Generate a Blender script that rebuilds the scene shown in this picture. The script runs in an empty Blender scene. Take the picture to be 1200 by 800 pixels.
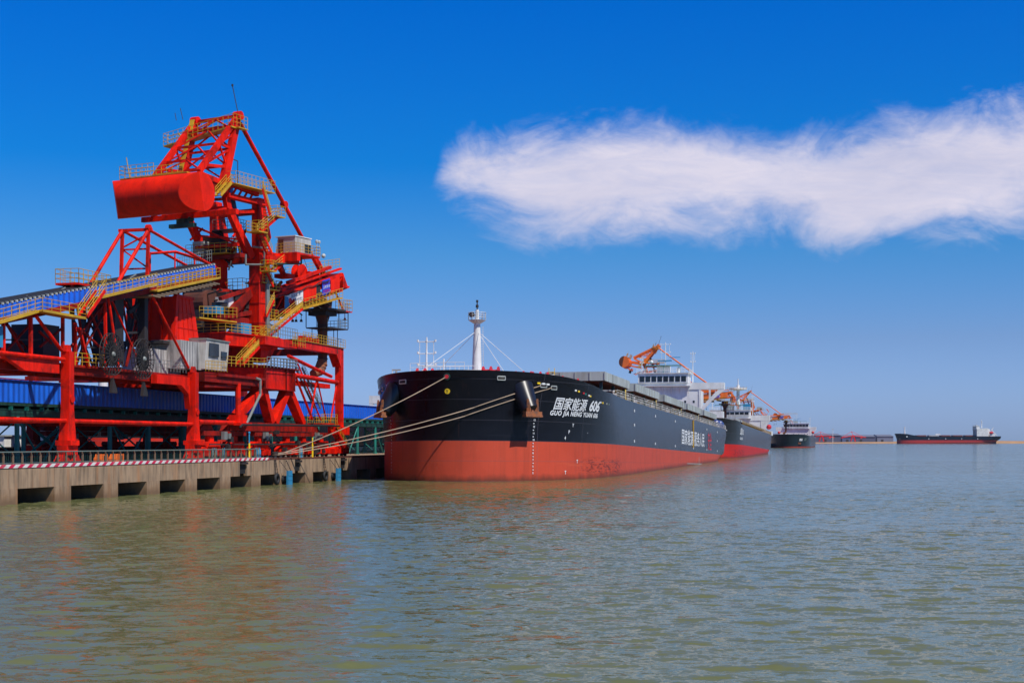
import bpy, bmesh, math, random
from mathutils import Vector, Matrix
R = math.radians
random.seed(7)
S = bpy.context.scene
COL = S.collection
# ------------------------------------------------------------------ camera
F = 1667.0                       # focal length in pixels of the 1200 px wide photograph (a 50 mm lens)
HZ = 517.0                       # the horizon's row
CAMZ = 5.0
cam = bpy.data.objects.new('camera', bpy.data.cameras.new('camera'))
COL.objects.link(cam); S.camera = cam
cam.location = (0, 0, CAMZ); cam.rotation_euler = (R(90), 0, 0)
cam.data.sensor_width = 36; cam.data.lens = F * 36 / 1200
cam.data.shift_y = (HZ - 400) / 1200
cam.data.clip_start = 0.5; cam.data.clip_end = 80000
# ------------------------------------------------------------------ light
SUN_AZ, SUN_EL = 132, 54         # azimuth clockwise from +Y
sun = bpy.data.objects.new('sun', bpy.data.lights.new('sun', 'SUN'))
COL.objects.link(sun)
sun.data.energy = 4.6; sun.data.angle = R(0.5); sun.data.color = (1.0, 0.95, 0.87)
sun.rotation_euler = (R(90 - SUN_EL), 0, R(180 - SUN_AZ))
S.view_settings.view_transform = 'Standard'; S.view_settings.look = 'None'
S.view_settings.gamma = 1; S.view_settings.exposure = 0
S.view_settings.use_curve_mapping = False
S.cycles.max_bounces = 6; S.cycles.diffuse_bounces = 3; S.cycles.volume_bounces = 0
W = bpy.data.worlds.new('World'); S.world = W; W.use_nodes = True
wt = W.node_tree; wn = wt.nodes; wl = wt.links
def wnode(t, **k):
    n = wn.new(t)
    for a, b in k.items(): setattr(n, a, b)
    return n
def wmath(op, a, b=None, c=None, clamp=False):
    n = wn.new('ShaderNodeMath'); n.operation = op; n.use_clamp = clamp
    for i, v in enumerate((a, b, c)):
        if v is None: continue
        if isinstance(v, (int, float)): n.inputs[i].default_value = v
        else: wl.new(v, n.inputs[i])
    return n.outputs[0]
sk = wnode('ShaderNodeTexSky', sky_type='NISHITA', sun_disc=False)
sk.sun_elevation = R(SUN_EL); sk.sun_rotation = R(SUN_AZ)
sk.air_density = 1; sk.dust_density = .6; sk.ozone_density = 1.5
tc = wnode('ShaderNodeTexCoord'); sp = wnode('ShaderNodeSeparateXYZ')
wl.new(tc.outputs['Generated'], sp.inputs[0])
X_, Y_, Z_ = sp.outputs
# deep polarised blue: tint of the sky by elevation
rp = wnode('ShaderNodeValToRGB'); e = rp.color_ramp
stops = [(0, (.60, .88, 1.75)), (.012, (.545, .80, 1.66)), (.07, (.42, .62, 1.16)), (.13, (.21, .62, 1.14)),
         (.19, (.025, .55, 1.24)), (.30, (.0, .50, 1.42)), (.5, (.14, .36, .8)), (1, (.35, .45, .65))]
while len(e.elements) < len(stops): e.elements.new(.5)
for el, (p, c) in zip(e.elements, stops):
    el.position = p; el.color = (c[0] / 1.8, c[1] / 1.8, c[2] / 1.8, 1)
wl.new(wmath('MAXIMUM', Z_, 0), rp.inputs[0])
mul = wnode('ShaderNodeMix', data_type='RGBA', blend_type='MULTIPLY'); mul.inputs[0].default_value = 1
wl.new(sk.outputs[0], mul.inputs[6]); wl.new(rp.outputs[0], mul.inputs[7])
sc = wnode('ShaderNodeVectorMath', operation='SCALE'); sc.inputs['Scale'].default_value = 1.8
wl.new(mul.outputs[2], sc.inputs[0])
# the long bank of cloud, a band in the sky's own directions
ys = wmath('MAXIMUM', Y_, .02)
U_ = wmath('DIVIDE', X_, ys); V_ = wmath('DIVIDE', Z_, ys)
cv = wnode('ShaderNodeCombineXYZ'); wl.new(U_, cv.inputs[0]); wl.new(V_, cv.inputs[1])
def cnoise(scale, det, rough, sx, sy, off=0, vec=None, dist=0):
    m = wnode('ShaderNodeMapping'); m.inputs['Scale'].default_value = (sx, sy, 1); m.inputs['Location'].default_value = (off, off * .7, off)
    m.inputs['Rotation'].default_value = (0, 0, R(-6))
    wl.new(vec or cv.outputs[0], m.inputs[0])
    n = wnode('ShaderNodeTexNoise'); n.inputs['Scale'].default_value = scale; n.inputs['Detail'].default_value = det
    n.inputs['Roughness'].default_value = rough; n.inputs['Distortion'].default_value = dist
    wl.new(m.outputs[0], n.inputs[0]); return n.outputs[0]
def curve(pts):
    n = wnode('ShaderNodeFloatCurve'); c = n.mapping.curves[0]
    xs = [(((x - 600) / F) + .2) / .9 for x, _ in pts]; vs = [(HZ - y) / F for _, y in pts]
    c.points[0].location = (xs[0], vs[0]); c.points[1].location = (xs[-1], vs[-1])
    for x, v in list(zip(xs, vs))[1:-1]: c.points.new(x, v)
    for p in c.points: p.handle_type = 'AUTO'
    n.mapping.update()
    wl.new(wmath('DIVIDE', wmath('ADD', U_, .2), .9, clamp=True), n.inputs['Value']); return n.outputs[0]
top = curve([(267, 330), (490, 250), (532, 180), (590, 160), (680, 146), (790, 133), (860, 148), (930, 160), (980, 150), (1050, 128), (1130, 116), (1220, 122), (1400, 118), (1600, 150), (1766, 220)])
bot = curve([(267, 130), (490, 195), (528, 234), (575, 264), (640, 292), (720, 288), (800, 274), (870, 277), (950, 290), (1030, 289), (1110, 280), (1220, 262), (1400, 255), (1600, 235), (1766, 222)])
dd = wmath('MINIMUM', wmath('SUBTRACT', top, V_), wmath('MULTIPLY', wmath('SUBTRACT', V_, bot), .85))
n1 = wmath('SUBTRACT', cnoise(13, 9, .60, 1, 1.7, 3.1, dist=.7), .5)
n2 = wmath('SUBTRACT', cnoise(38, 9, .68, 1, 1.8, 1.7, dist=1.4), .5)
den = wmath('ADD', wmath('ADD', dd, wmath('MULTIPLY', n1, .060)), wmath('MULTIPLY', n2, .017))
mr = wnode('ShaderNodeMapRange', interpolation_type='SMOOTHSTEP')
wl.new(den, mr.inputs[0]); mr.inputs[1].default_value = -.008; mr.inputs[2].default_value = .028
front = wmath('GREATER_THAN', Y_, .05)
mask = wmath('MULTIPLY', wmath('MULTIPLY', mr.outputs[0], .9), front)
mask = wmath('MULTIPLY', mask, wmath('ADD', wmath('MULTIPLY', cnoise(20, 8, .65, .8, 3.4, 8.2, dist=1.2), .55), .78), clamp=True)
cc = wnode('ShaderNodeMix', data_type='RGBA'); wl.new(wmath('MULTIPLY', wmath('SUBTRACT', cnoise(10, 7, .6, .8, 2.4, 5, dist=.6), .25), 2.0, clamp=True), cc.inputs[0])
cc.inputs[6].default_value = (5.9, 5.9, 7.6, 1); cc.inputs[7].default_value = (7.7, 7.3, 8.5, 1)
# faint veil of cirrus low at the left
v2 = wnode('ShaderNodeMapRange', interpolation_type='SMOOTHSTEP'); wl.new(cnoise(7, 6, .55, .7, 3.5, 12, dist=.6), v2.inputs[0])
v2.inputs[1].default_value = .56; v2.inputs[2].default_value = .85; v2.inputs[4].default_value = .0
mask = wmath('MAXIMUM', mask, wmath('MULTIPLY', wmath('MULTIPLY', v2.outputs[0], .0), wmath('LESS_THAN', wmath('ABSOLUTE', wmath('SUBTRACT', Z_, .1)), .06)))
mx = wnode('ShaderNodeMix', data_type='RGBA')
wl.new(mask, mx.inputs[0]); wl.new(sc.outputs[0], mx.inputs[6]); wl.new(cc.outputs[2], mx.inputs[7])
wl.new(mx.outputs[2], wn['Background'].inputs[0]); wn['Background'].inputs[1].default_value = .1

# ------------------------------------------------------------------ frames
TH = math.atan2(400, F); sT, cT = math.sin(TH), math.cos(TH)   # the quay runs 13.5 degrees right of the view
def world(a, b, z): return Vector((a * sT + b * cT, a * cT - b * sT, z))
def D(px, py, b):
    """measured point of the photograph on the upright plane b (parallel to the quay) -> (b, a, z)"""
    k = (px - 600) / F; Y = b / (k * cT - sT); X = k * Y
    return Vector((b, X * sT + Y * cT, CAMZ + (HZ - py) / F * Y))
def root(name, a, b, z=0, rz=None):
    o = bpy.data.objects.new(name, None); COL.objects.link(o)
    o.empty_display_size = 1
    o.location = world(a, b, z); o.rotation_euler = (0, 0, -TH if rz is None else rz); return o
def tag(o, label=None, cat=None, group=None, kind=None):
    if label: o['label'] = label
    if cat: o['category'] = cat
    if group: o['group'] = group
    if kind: o['kind'] = kind
    return o

# ------------------------------------------------------------------ materials
def mat(name, col, rough=.5, metal=0, dirt=None, dirt_amt=.35, streak=True, scale=1.0, bump=0, spec=.5, soot=0):
    m = bpy.data.materials.new(name); m.use_nodes = True
    nt = m.node_tree; n = nt.nodes; l = nt.links; bs = n['Principled BSDF']
    bs.inputs['Roughness'].default_value = rough; bs.inputs['Metallic'].default_value = metal
    bs.inputs['Specular IOR Level'].default_value = spec
    bs.inputs['Base Color'].default_value = (*col, 1)
    if dirt:
        tcn = n.new('ShaderNodeTexCoord'); mp = n.new('ShaderNodeMapping')
        mp.inputs['Scale'].default_value = (1.2 * scale, 1.2 * scale, (.18 if streak else 1.2) * scale)
        l.new(tcn.outputs['Object'], mp.inputs[0])
        a = n.new('ShaderNodeTexNoise'); a.inputs['Scale'].default_value = 1; a.inputs['Detail'].default_value = 7; a.inputs['Roughness'].default_value = .65
        l.new(mp.outputs[0], a.inputs[0])
        mrn = n.new('ShaderNodeMapRange'); mrn.inputs[1].default_value = .45; mrn.inputs[2].default_value = .75
        mrn.inputs[4].default_value = dirt_amt; l.new(a.outputs[0], mrn.inputs[0])
        b = n.new('ShaderNodeTexNoise'); b.inputs['Scale'].default_value = .35 * scale; b.inputs['Detail'].default_value = 3
        l.new(tcn.outputs['Object'], b.inputs[0])
        hv = n.new('ShaderNodeHueSaturation'); hv.inputs['Color'].default_value = (*col, 1)
        mv = n.new('ShaderNodeMapRange'); mv.inputs[1].default_value = .3; mv.inputs[2].default_value = .7; mv.inputs[3].default_value = .82; mv.inputs[4].default_value = 1.12
        l.new(b.outputs[0], mv.inputs[0]); l.new(mv.outputs[0], hv.inputs['Value'])
        mi = n.new('ShaderNodeMix'); mi.data_type = 'RGBA'
        l.new(mrn.outputs[0], mi.inputs[0]); l.new(hv.outputs[0], mi.inputs[6]); mi.inputs[7].default_value = (*dirt, 1)
        l.new(mi.outputs[2], bs.inputs['Base Color'])
        rr = n.new('ShaderNodeMapRange'); rr.inputs[3].default_value = rough * .85; rr.inputs[4].default_value = min(1, rough * 1.35)
        l.new(a.outputs[0], rr.inputs[0]); l.new(rr.outputs[0], bs.inputs['Roughness'])
        if soot:
            c_ = n.new('ShaderNodeTexNoise'); c_.inputs['Scale'].default_value = .55; c_.inputs['Detail'].default_value = 8; c_.inputs['Roughness'].default_value = .7
            l.new(tcn.outputs['Object'], c_.inputs[0]); cr = n.new('ShaderNodeMapRange'); cr.inputs[1].default_value = .50; cr.inputs[2].default_value = .66; cr.inputs[4].default_value = soot
            l.new(c_.outputs[0], cr.inputs[0]); ms = n.new('ShaderNodeMix'); ms.data_type = 'RGBA'; l.new(cr.outputs[0], ms.inputs[0])
            l.new(mi.outputs[2], ms.inputs[6]); ms.inputs[7].default_value = (.05, .012, .009, 1); l.new(ms.outputs[2], bs.inputs['Base Color'])
        if bump:
            bp = n.new('ShaderNodeBump'); bp.inputs['Strength'].default_value = bump; bp.inputs['Distance'].default_value = .03
            l.new(a.outputs[0], bp.inputs['Height']); l.new(bp.outputs[0], bs.inputs['Normal'])
    return m
def corrugated(name, col, pitch, axis, dirt, amt=.3, dark=.75):
    """ribbed cladding: ribs every pitch metres along the local axis, in bump only"""
    m = mat(name, col, .42, dirt=dirt, dirt_amt=amt); n = m.node_tree.nodes; l = m.node_tree.links
    tcn = n.new('ShaderNodeTexCoord'); s_ = n.new('ShaderNodeSeparateXYZ'); l.new(tcn.outputs['Object'], s_.inputs[0])
    mm = n.new('ShaderNodeMath'); mm.operation = 'MULTIPLY'; mm.inputs[1].default_value = 2 * math.pi / pitch; l.new(s_.outputs[axis], mm.inputs[0])
    si = n.new('ShaderNodeMath'); si.operation = 'SINE'; l.new(mm.outputs[0], si.inputs[0])
    bp = n.new('ShaderNodeBump'); bp.inputs['Strength'].default_value = .8; bp.inputs['Distance'].default_value = pitch * .12
    l.new(si.outputs[0], bp.inputs['Height']); l.new(bp.outputs[0], n['Principled BSDF'].inputs['Normal'])
    return m
RUST = (.10, .035, .015)
M = {}
M['red'] = mat('red_paint', (.84, .014, .002), .5, dirt=(.20, .008, .004), dirt_amt=.8, spec=.15, soot=.7)
M['redflat'] = mat('red_paint_clean', (.90, .018, .002), .5, dirt=(.4, .010, .004), dirt_amt=.4, spec=.15, soot=.22)
M['red_soot_shade'] = mat('red_paint_soot_shade', (.34, .012, .006), .55, dirt=(.025, .010, .010), dirt_amt=.9, spec=.15, soot=.8)  # darker red: soot, and shade painted on far, landside and lower members
M['orange'] = mat('orange_paint', (.90, .17, .015), .45, dirt=(.3, .06, .02), dirt_amt=.4)
M['yellow'] = mat('yellow_paint', (.58, .34, .012), .5, dirt=(.22, .10, .02), dirt_amt=.5)
M['yelbright'] = mat('signal_yellow', (.9, .6, .01), .4)
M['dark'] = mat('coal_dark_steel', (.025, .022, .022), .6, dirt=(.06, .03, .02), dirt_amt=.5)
M['black'] = mat('rubber_black', (.012, .012, .013), .7)
M['rust'] = mat('rusty_steel', (.13, .035, .018), .75, dirt=(.02, .012, .012), dirt_amt=.8, bump=.4)
M['orust'] = mat('orange_rust', (.34, .11, .035), .8, dirt=(.06, .06, .07), dirt_amt=.95, streak=False, bump=.5, scale=2.2)
M['grey'] = mat('grey_paint', (.20, .22, .21), .5, dirt=(.10, .08, .06), dirt_amt=.4)
M['lgrey'] = mat('light_grey_paint', (.42, .45, .44), .5, dirt=(.16, .13, .10), dirt_amt=.45)
M['white'] = mat('white_paint', (.80, .80, .78), .4, dirt=(.40, .34, .28), dirt_amt=.3)
M['cabinw'] = mat('weathered_white', (.52, .50, .46), .55, dirt=(.16, .13, .11), dirt_amt=.75)
M['cabin'] = corrugated('streaked_white_cladding', (.50, .48, .45), .6, 1, (.04, .035, .04), .95)
M['blue'] = corrugated('blue_cladding', (.008, .14, .80), .9, 1, (.006, .05, .45), .45)
M['navy'] = mat('navy_paint', (.01, .03, .16), .35)
M['bluepanel'] = mat('faded_blue_panel', (.02, .25, .48), .55, dirt=(.05, .10, .12), dirt_amt=.5)
M['bluesign'] = mat('blue_sign', (.02, .05, .55), .4)
M['green'] = mat('green_paint', (.014, .20, .165), .45, dirt=(.01, .03, .03), dirt_amt=.5)
M['dgreen'] = mat('dark_green_paint', (.010, .055, .045), .5, dirt=(.012, .02, .02), dirt_amt=.6)
M['glass'] = mat('dark_glass', (.012, .02, .028), .08)
M['rope'] = mat('hemp_rope', (.46, .34, .24), .85, dirt=(.2, .14, .09), dirt_amt=.4, streak=False)
M['brownpost'] = mat('brown_steel', (.22, .15, .09), .6, dirt=(.06, .05, .04), dirt_amt=.5)
M['railgreen'] = mat('grey_green_rail', (.13, .18, .16), .5)
M['letter'] = mat('white_lettering', (.78, .80, .82), .5)
M['letterred'] = mat('red_lettering', (.6, .02, .03), .5)
M['hatch'] = mat('grey_hatch_paint', (.42, .46, .45), .5, dirt=(.16, .13, .09), dirt_amt=.55, scale=.7)
M['navyblack'] = mat('glossy_black', (.012, .013, .02), .34)
M['deckred'] = mat('deck_oxide', (.20, .045, .03), .65, dirt=(.06, .03, .02), dirt_amt=.5)
M['sand'] = mat('sand', (.42, .24, .11), .95, dirt=(.25, .15, .08), dirt_amt=.5, streak=False, scale=.05)

# ------------------------------------------------------------------ mesh builder
def V(*a): return Vector(a)
class MB:
    def __init__(s): s.v = []; s.f = []; s.sm = False
    def add(s, vs, fs):
        o = len(s.v); s.v += [tuple(v) for v in vs]; s.f += [tuple(i + o for i in f) for f in fs]; return s
    def hexa(s, p):
        return s.add(p, [(0, 3, 2, 1), (4, 5, 6, 7), (0, 1, 5, 4), (1, 2, 6, 5), (2, 3, 7, 6), (3, 0, 4, 7)])
    def box(s, x0, x1, y0, y1, z0, z1):
        x0, x1 = sorted((x0, x1)); y0, y1 = sorted((y0, y1)); z0, z1 = sorted((z0, z1))
        return s.hexa([(x0, y0, z0), (x1, y0, z0), (x1, y1, z0), (x0, y1, z0), (x0, y0, z1), (x1, y0, z1), (x1, y1, z1), (x0, y1, z1)])
    def bar(s, p, q, w=.3, h=None, w2=None, h2=None):
        p = Vector(p); q = Vector(q); h = w if h is None else h; w2 = w if w2 is None else w2; h2 = h if h2 is None else h2
        d = (q - p)
        if d.length < 1e-5: return s
        d.normalize(); up = V(0, 0, 1) if abs(d.z) < .98 else V(0, 1, 0)
        r = d.cross(up).normalized(); u = r.cross(d).normalized()
        P = []
        for c, a, b in ((p, w / 2, h / 2), (q, w2 / 2, h2 / 2)):
            P += [c - r * a - u * b, c + r * a - u * b, c + r * a + u * b, c - r * a + u * b]
        return s.add(P, [(0, 1, 2, 3), (7, 6, 5, 4), (0, 4, 5, 1), (1, 5, 6, 2), (2, 6, 7, 3), (3, 7, 4, 0)])
    def tube(s, p, q, r=.1, r2=None, n=8, cap=True):
        p = Vector(p); q = Vector(q); r2 = r if r2 is None else r2; d = q - p
        if d.length < 1e-5: return s
        d.normalize(); up = V(0, 0, 1) if abs(d.z) < .98 else V(0, 1, 0)
        a = d.cross(up).normalized(); b = a.cross(d).normalized(); P = []
        for c, rr in ((p, r), (q, r2)):
            P += [c + (a * math.cos(2 * math.pi * i / n) + b * math.sin(2 * math.pi * i / n)) * rr for i in range(n)]
        fs = [(i, (i + 1) % n, n + (i + 1) % n, n + i) for i in range(n)]
        if cap: fs += [tuple(range(n))[::-1], tuple(range(n, 2 * n))]
        return s.add(P, fs)
    def path(s, pts, r=.1, n=6):
        for p, q in zip(pts, pts[1:]): s.tube(p, q, r, n=n)
        return s
    def lathe(s, c, prof, n=16, axis='z'):
        c = Vector(c); P = []
        for r, h in prof:
            for i in range(n):
                t = 2 * math.pi * i / n; x, y = r * math.cos(t), r * math.sin(t)
                P.append(c + (V(x, y, h) if axis == 'z' else V(h, x, y) if axis == 'x' else V(x, h, y)))
        fs = []
        for k in range(len(prof) - 1):
            for i in range(n): fs.append((k * n + i, k * n + (i + 1) % n, (k + 1) * n + (i + 1) % n, (k + 1) * n + i))
        fs += [tuple(range(n))[::-1], tuple(range((len(prof) - 1) * n, len(prof) * n))]
        return s.add(P, fs)
    def prism(s, poly, d):
        """flat polygon (3D points) pushed along vector d"""
        poly = [Vector(p) for p in poly]; d = Vector(d); n = len(poly)
        return s.add(poly + [p + d for p in poly], [tuple(range(n))[::-1], tuple(range(n, 2 * n))] + [(i, (i + 1) % n, n + (i + 1) % n, n + i) for i in range(n)])
    def rail(s, pts, h=1.1, sp=1.5, r=.045, rows=3):
        r = min(r, .032) if r < .049 else r
        pts = [Vector(p) for p in pts]
        for k in range(rows): s.path([p + V(0, 0, h * (k + 1) / rows) for p in pts], r, 5)
        for p, q in zip(pts, pts[1:]):
            m = max(1, round((q - p).length / sp))
            for i in range(m + 1):
                c = p.lerp(q, i / m); s.tube(c, c + V(0, 0, h), r, n=5)
        return s
    def stairs(s, p, q, w=.8, side=(1, 0, 0), rails=None):
        """two stringers and treads from p up to q"""
        p = Vector(p); q = Vector(q); sd = Vector(side).normalized() * w / 2
        for k in (-1, 1): s.bar(p + sd * k, q + sd * k, .1, .28)
        n = max(2, int(abs(q.z - p.z) / .3))
        for i in range(n + 1):
            c = p.lerp(q, i / n); s.bar(c - sd, c + sd, .28, .05)
        if rails is not None:
            for k in (-1, 1): rails.rail([p + sd * k, q + sd * k], 1.0, 1.3)
        return s
    def build(s, name, material, parent=None, loc=None, rz=None, smooth=False):
        me = bpy.data.meshes.new(name); me.from_pydata(s.v, [], s.f); me.update()
        bm = bmesh.new(); bm.from_mesh(me); bmesh.ops.recalc_face_normals(bm, faces=bm.faces); bm.to_mesh(me); bm.free()
        if smooth:
            for p in me.polygons: p.use_smooth = True
        me.materials.append(M[material] if isinstance(material, str) else material)
        o = bpy.data.objects.new(name, me); COL.objects.link(o)
        if parent: o.parent = parent
        if loc is not None: o.location = loc
        if rz is not None: o.rotation_euler = (0, 0, rz)
        return o
def smooth_by_angle(o, ang=40):
    bm = bmesh.new(); bm.from_mesh(o.data)
    for f in bm.faces: f.smooth = True
    for ed in bm.edges:
        ed.smooth = not (len(ed.link_faces) == 2 and ed.calc_face_angle(0) > R(ang))
    bm.to_mesh(o.data); bm.free(); return o
def copy_tree(o, parent=None):
    c = o.copy(); COL.objects.link(c)
    c.parent = parent
    for ch in list(o.children): copy_tree(ch, c)
    return c
def text_mesh(body, size=1.0, shear=0, extrude=0.0, bold=0.0, spacing=1.0, align='LEFT'):
    """verts and faces of lettering lying in x,y"""
    cu = bpy.data.curves.new('lettering', 'FONT'); cu.body = body; cu.size = size; cu.shear = shear
    cu.extrude = extrude; cu.offset = bold; cu.space_character = spacing; cu.align_x = align; cu.resolution_u = 3
    ob = bpy.data.objects.new('lettering', cu); COL.objects.link(ob)
    dg = bpy.context.evaluated_depsgraph_get(); me = ob.evaluated_get(dg).to_mesh()
    vs = [Vector(v.co) for v in me.vertices]; fs = [tuple(p.vertices) for p in me.polygons]
    ob.evaluated_get(dg).to_mesh_clear(); bpy.data.objects.remove(ob); bpy.data.curves.remove(cu)
    return vs, fs

# ================================================================== WATER
def water():
    m = bpy.data.materials.new('harbour_water'); m.use_nodes = True; nt = m.node_tree; n = nt.nodes; l = nt.links
    bs = n['Principled BSDF']; bs.inputs['Roughness'].default_value = .08; bs.inputs['IOR'].default_value = 1.333; bs.inputs['Specular IOR Level'].default_value = .16
    tcn = n.new('ShaderNodeTexCoord')
    def noise(scale, sx, sy, det=3, rough=.5, dist=0, rot=0, colour=0):
        mp = n.new('ShaderNodeMapping'); mp.inputs['Scale'].default_value = (sx, sy, 1); mp.inputs['Rotation'].default_value = (0, 0, R(rot))
        l.new(tcn.outputs['Object'], mp.inputs[0]); x = n.new('ShaderNodeTexNoise'); x.inputs['Scale'].default_value = scale
        x.inputs['Detail'].default_value = det; x.inputs['Roughness'].default_value = rough; x.inputs['Distortion'].default_value = dist
        l.new(mp.outputs[0], x.inputs[0]); return x.outputs[1 if colour else 0]
    def vm(op, x, y):
        q = n.new('ShaderNodeVectorMath'); q.operation = op
        for i_, v_ in enumerate((x, y)):
            if isinstance(v_, tuple): q.inputs[i_].default_value = v_
            else: l.new(v_, q.inputs[i_])
        return q.outputs[0]
    acc = None
    for sc_, sx, sy, kx, ky, det, rot, ds in ((.09, .5, 1, .10, .14, 2, 12, .3), (.55, .5, 1, .22, .30, 3, -9, .6), (1.9, .5, 1, .75, 1.05, 4, 7, .9), (6.0, .7, 1, .6, .8, 2, -5, .5)):
        x_ = vm('MULTIPLY', vm('SUBTRACT', noise(sc_, sx, sy, det, .55, ds, rot, 1), (.5, .5, .5)), (kx, ky, 0))
        acc = x_ if acc is None else vm('ADD', acc, x_)
    wind = n.new('ShaderNodeMapRange'); l.new(noise(.011, .5, 1.6, 4, .6, 1.0, 15), wind.inputs[0]); wind.inputs[1].default_value = .35; wind.inputs[2].default_value = .65; wind.inputs[3].default_value = .72; wind.inputs[4].default_value = 1.2
    ws_ = n.new('ShaderNodeVectorMath'); ws_.operation = 'SCALE'; l.new(acc, ws_.inputs[0]); l.new(wind.outputs[0], ws_.inputs['Scale']); acc = ws_.outputs[0]
    sx_ = n.new('ShaderNodeSeparateXYZ'); l.new(tcn.outputs['Object'], sx_.inputs[0]); dm = n.new('ShaderNodeMapRange'); l.new(sx_.outputs[1], dm.inputs[0])
    for q_, v_ in enumerate((90, 280, .50, 1.0)): dm.inputs[q_ + 1].default_value = v_
    w2 = n.new('ShaderNodeVectorMath'); w2.operation = 'SCALE'; l.new(acc, w2.inputs[0]); l.new(dm.outputs[0], w2.inputs['Scale'])
    geo = n.new('ShaderNodeNewGeometry'); nn = n.new('ShaderNodeVectorMath'); nn.operation = 'NORMALIZE'; l.new(vm('ADD', w2.outputs[0], geo.outputs['Normal']), nn.inputs[0])
    l.new(nn.outputs[0], bs.inputs['Normal'])
    big = noise(.02, 1, 2.5, 4, .55, .8)
    mi = n.new('ShaderNodeMix'); mi.data_type = 'RGBA'; l.new(big, mi.inputs[0])
    mi.inputs[6].default_value = (.138, .130, .050, 1); mi.inputs[7].default_value = (.118, .145, .062, 1)
    l.new(mi.outputs[2], bs.inputs['Base Color'])
    # the surface itself: real waves near the quay, running out into an open flat
    import numpy as np
    def axis(segs):
        o = [segs[0][0]]
        for a_, b_, s_ in segs:
            k = max(1, round((b_ - a_) / s_)); o += [a_ + (b_ - a_) * (q + 1) / k for q in range(k)]
        return np.array(o)
    ys = axis([(-600, -100, 250), (-100, 0, 25), (0, 14, 1), (14, 80, .17), (80, 150, .30), (150, 280, .55), (280, 600, 3), (600, 1500, 60), (1500, 45000, 4000)])
    xs = axis([(-30000, -2000, 4000), (-2000, -300, 170), (-300, -100, 4), (-100, -40, .7), (-40, 45, .28), (45, 110, .7), (110, 300, 4), (300, 2000, 170), (2000, 30000, 4000)])
    gx, gy = np.meshgrid(xs, ys); rx = np.gradient(xs)[None, :] * np.ones_like(gx); ry = np.gradient(ys)[:, None] * np.ones_like(gx)
    gz = np.zeros_like(gx); rg = np.random.RandomState(5)
    for q in range(72):
        lam = .55 * 6.5 ** (rg.rand() ** 1.5); th = rg.normal(0, .5) + .15; kk = 2 * np.pi / lam
        kx_, ky_ = kk * np.sin(th), kk * np.cos(th); sl = .021 if lam < 1.4 else .009
        fade = np.clip(1.6 - 4 * np.maximum(rx * abs(kx_), ry * abs(ky_)) / (2 * np.pi) * 1.0, 0, 1)
        ph = kx_ * gx + ky_ * gy + rg.rand() * 6.28; sn = np.sin(ph); gz += fade * sl / kk * (sn + .25 * sn * np.abs(sn))
    gz *= np.clip((278 - gy) / 110, 0, 1) ** 1.3 * np.clip((108 - np.abs(gx)) / 30, 0, 1) * np.clip((gy - 1) / 10, 0, 1)
    me = bpy.data.meshes.new('water'); ny, nx = gx.shape
    me.vertices.add(nx * ny); me.vertices.foreach_set('co', np.stack([gx, gy, gz], -1).astype(np.float32).ravel())
    ii = np.arange(ny - 1)[:, None] * nx + np.arange(nx - 1)[None, :]; fq = np.stack([ii, ii + 1, ii + nx + 1, ii + nx], -1).reshape(-1, 4)
    me.loops.add(fq.size); me.loops.foreach_set('vertex_index', fq.ravel().astype(np.int32)); me.polygons.add(len(fq))
    me.polygons.foreach_set('loop_start', (np.arange(len(fq)) * 4).astype(np.int32)); me.polygons.foreach_set('loop_total', np.full(len(fq), 4, np.int32)); me.update(); me.validate()
    me.polygons.foreach_set('use_smooth', np.ones(len(fq), bool)); me.materials.append(m)
    o = bpy.data.objects.new('water', me); COL.objects.link(o); tag(o, kind='structure')
water()
g = MB()                                              # low sand spit far off
import itertools
pts = []
NX = 90
for i in range(NX + 1):
    x = -900 + i * 80
    w_ = 110 + 60 * math.sin(i * .37) ; h_ = 4.4 + 1.5 * math.sin(i * .53) + random.random() * 1.2
    if x > 1900: h_ *= .62
    y0 = 3450 + 40 * math.sin(i * .21)
    pts += [(x, y0, -1), (x, y0 + 25, h_ * .8), (x, y0 + 160 + w_, h_), (x, y0 + 700, h_ * .9), (x, y0 + 900, -1)]
g.add(pts, [(i * 5 + k, i * 5 + k + 5, i * 5 + k + 6, i * 5 + k + 1) for i in range(NX) for k in range(4)])
tag(g.build('sand_bank', 'sand'), kind='structure')

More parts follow.
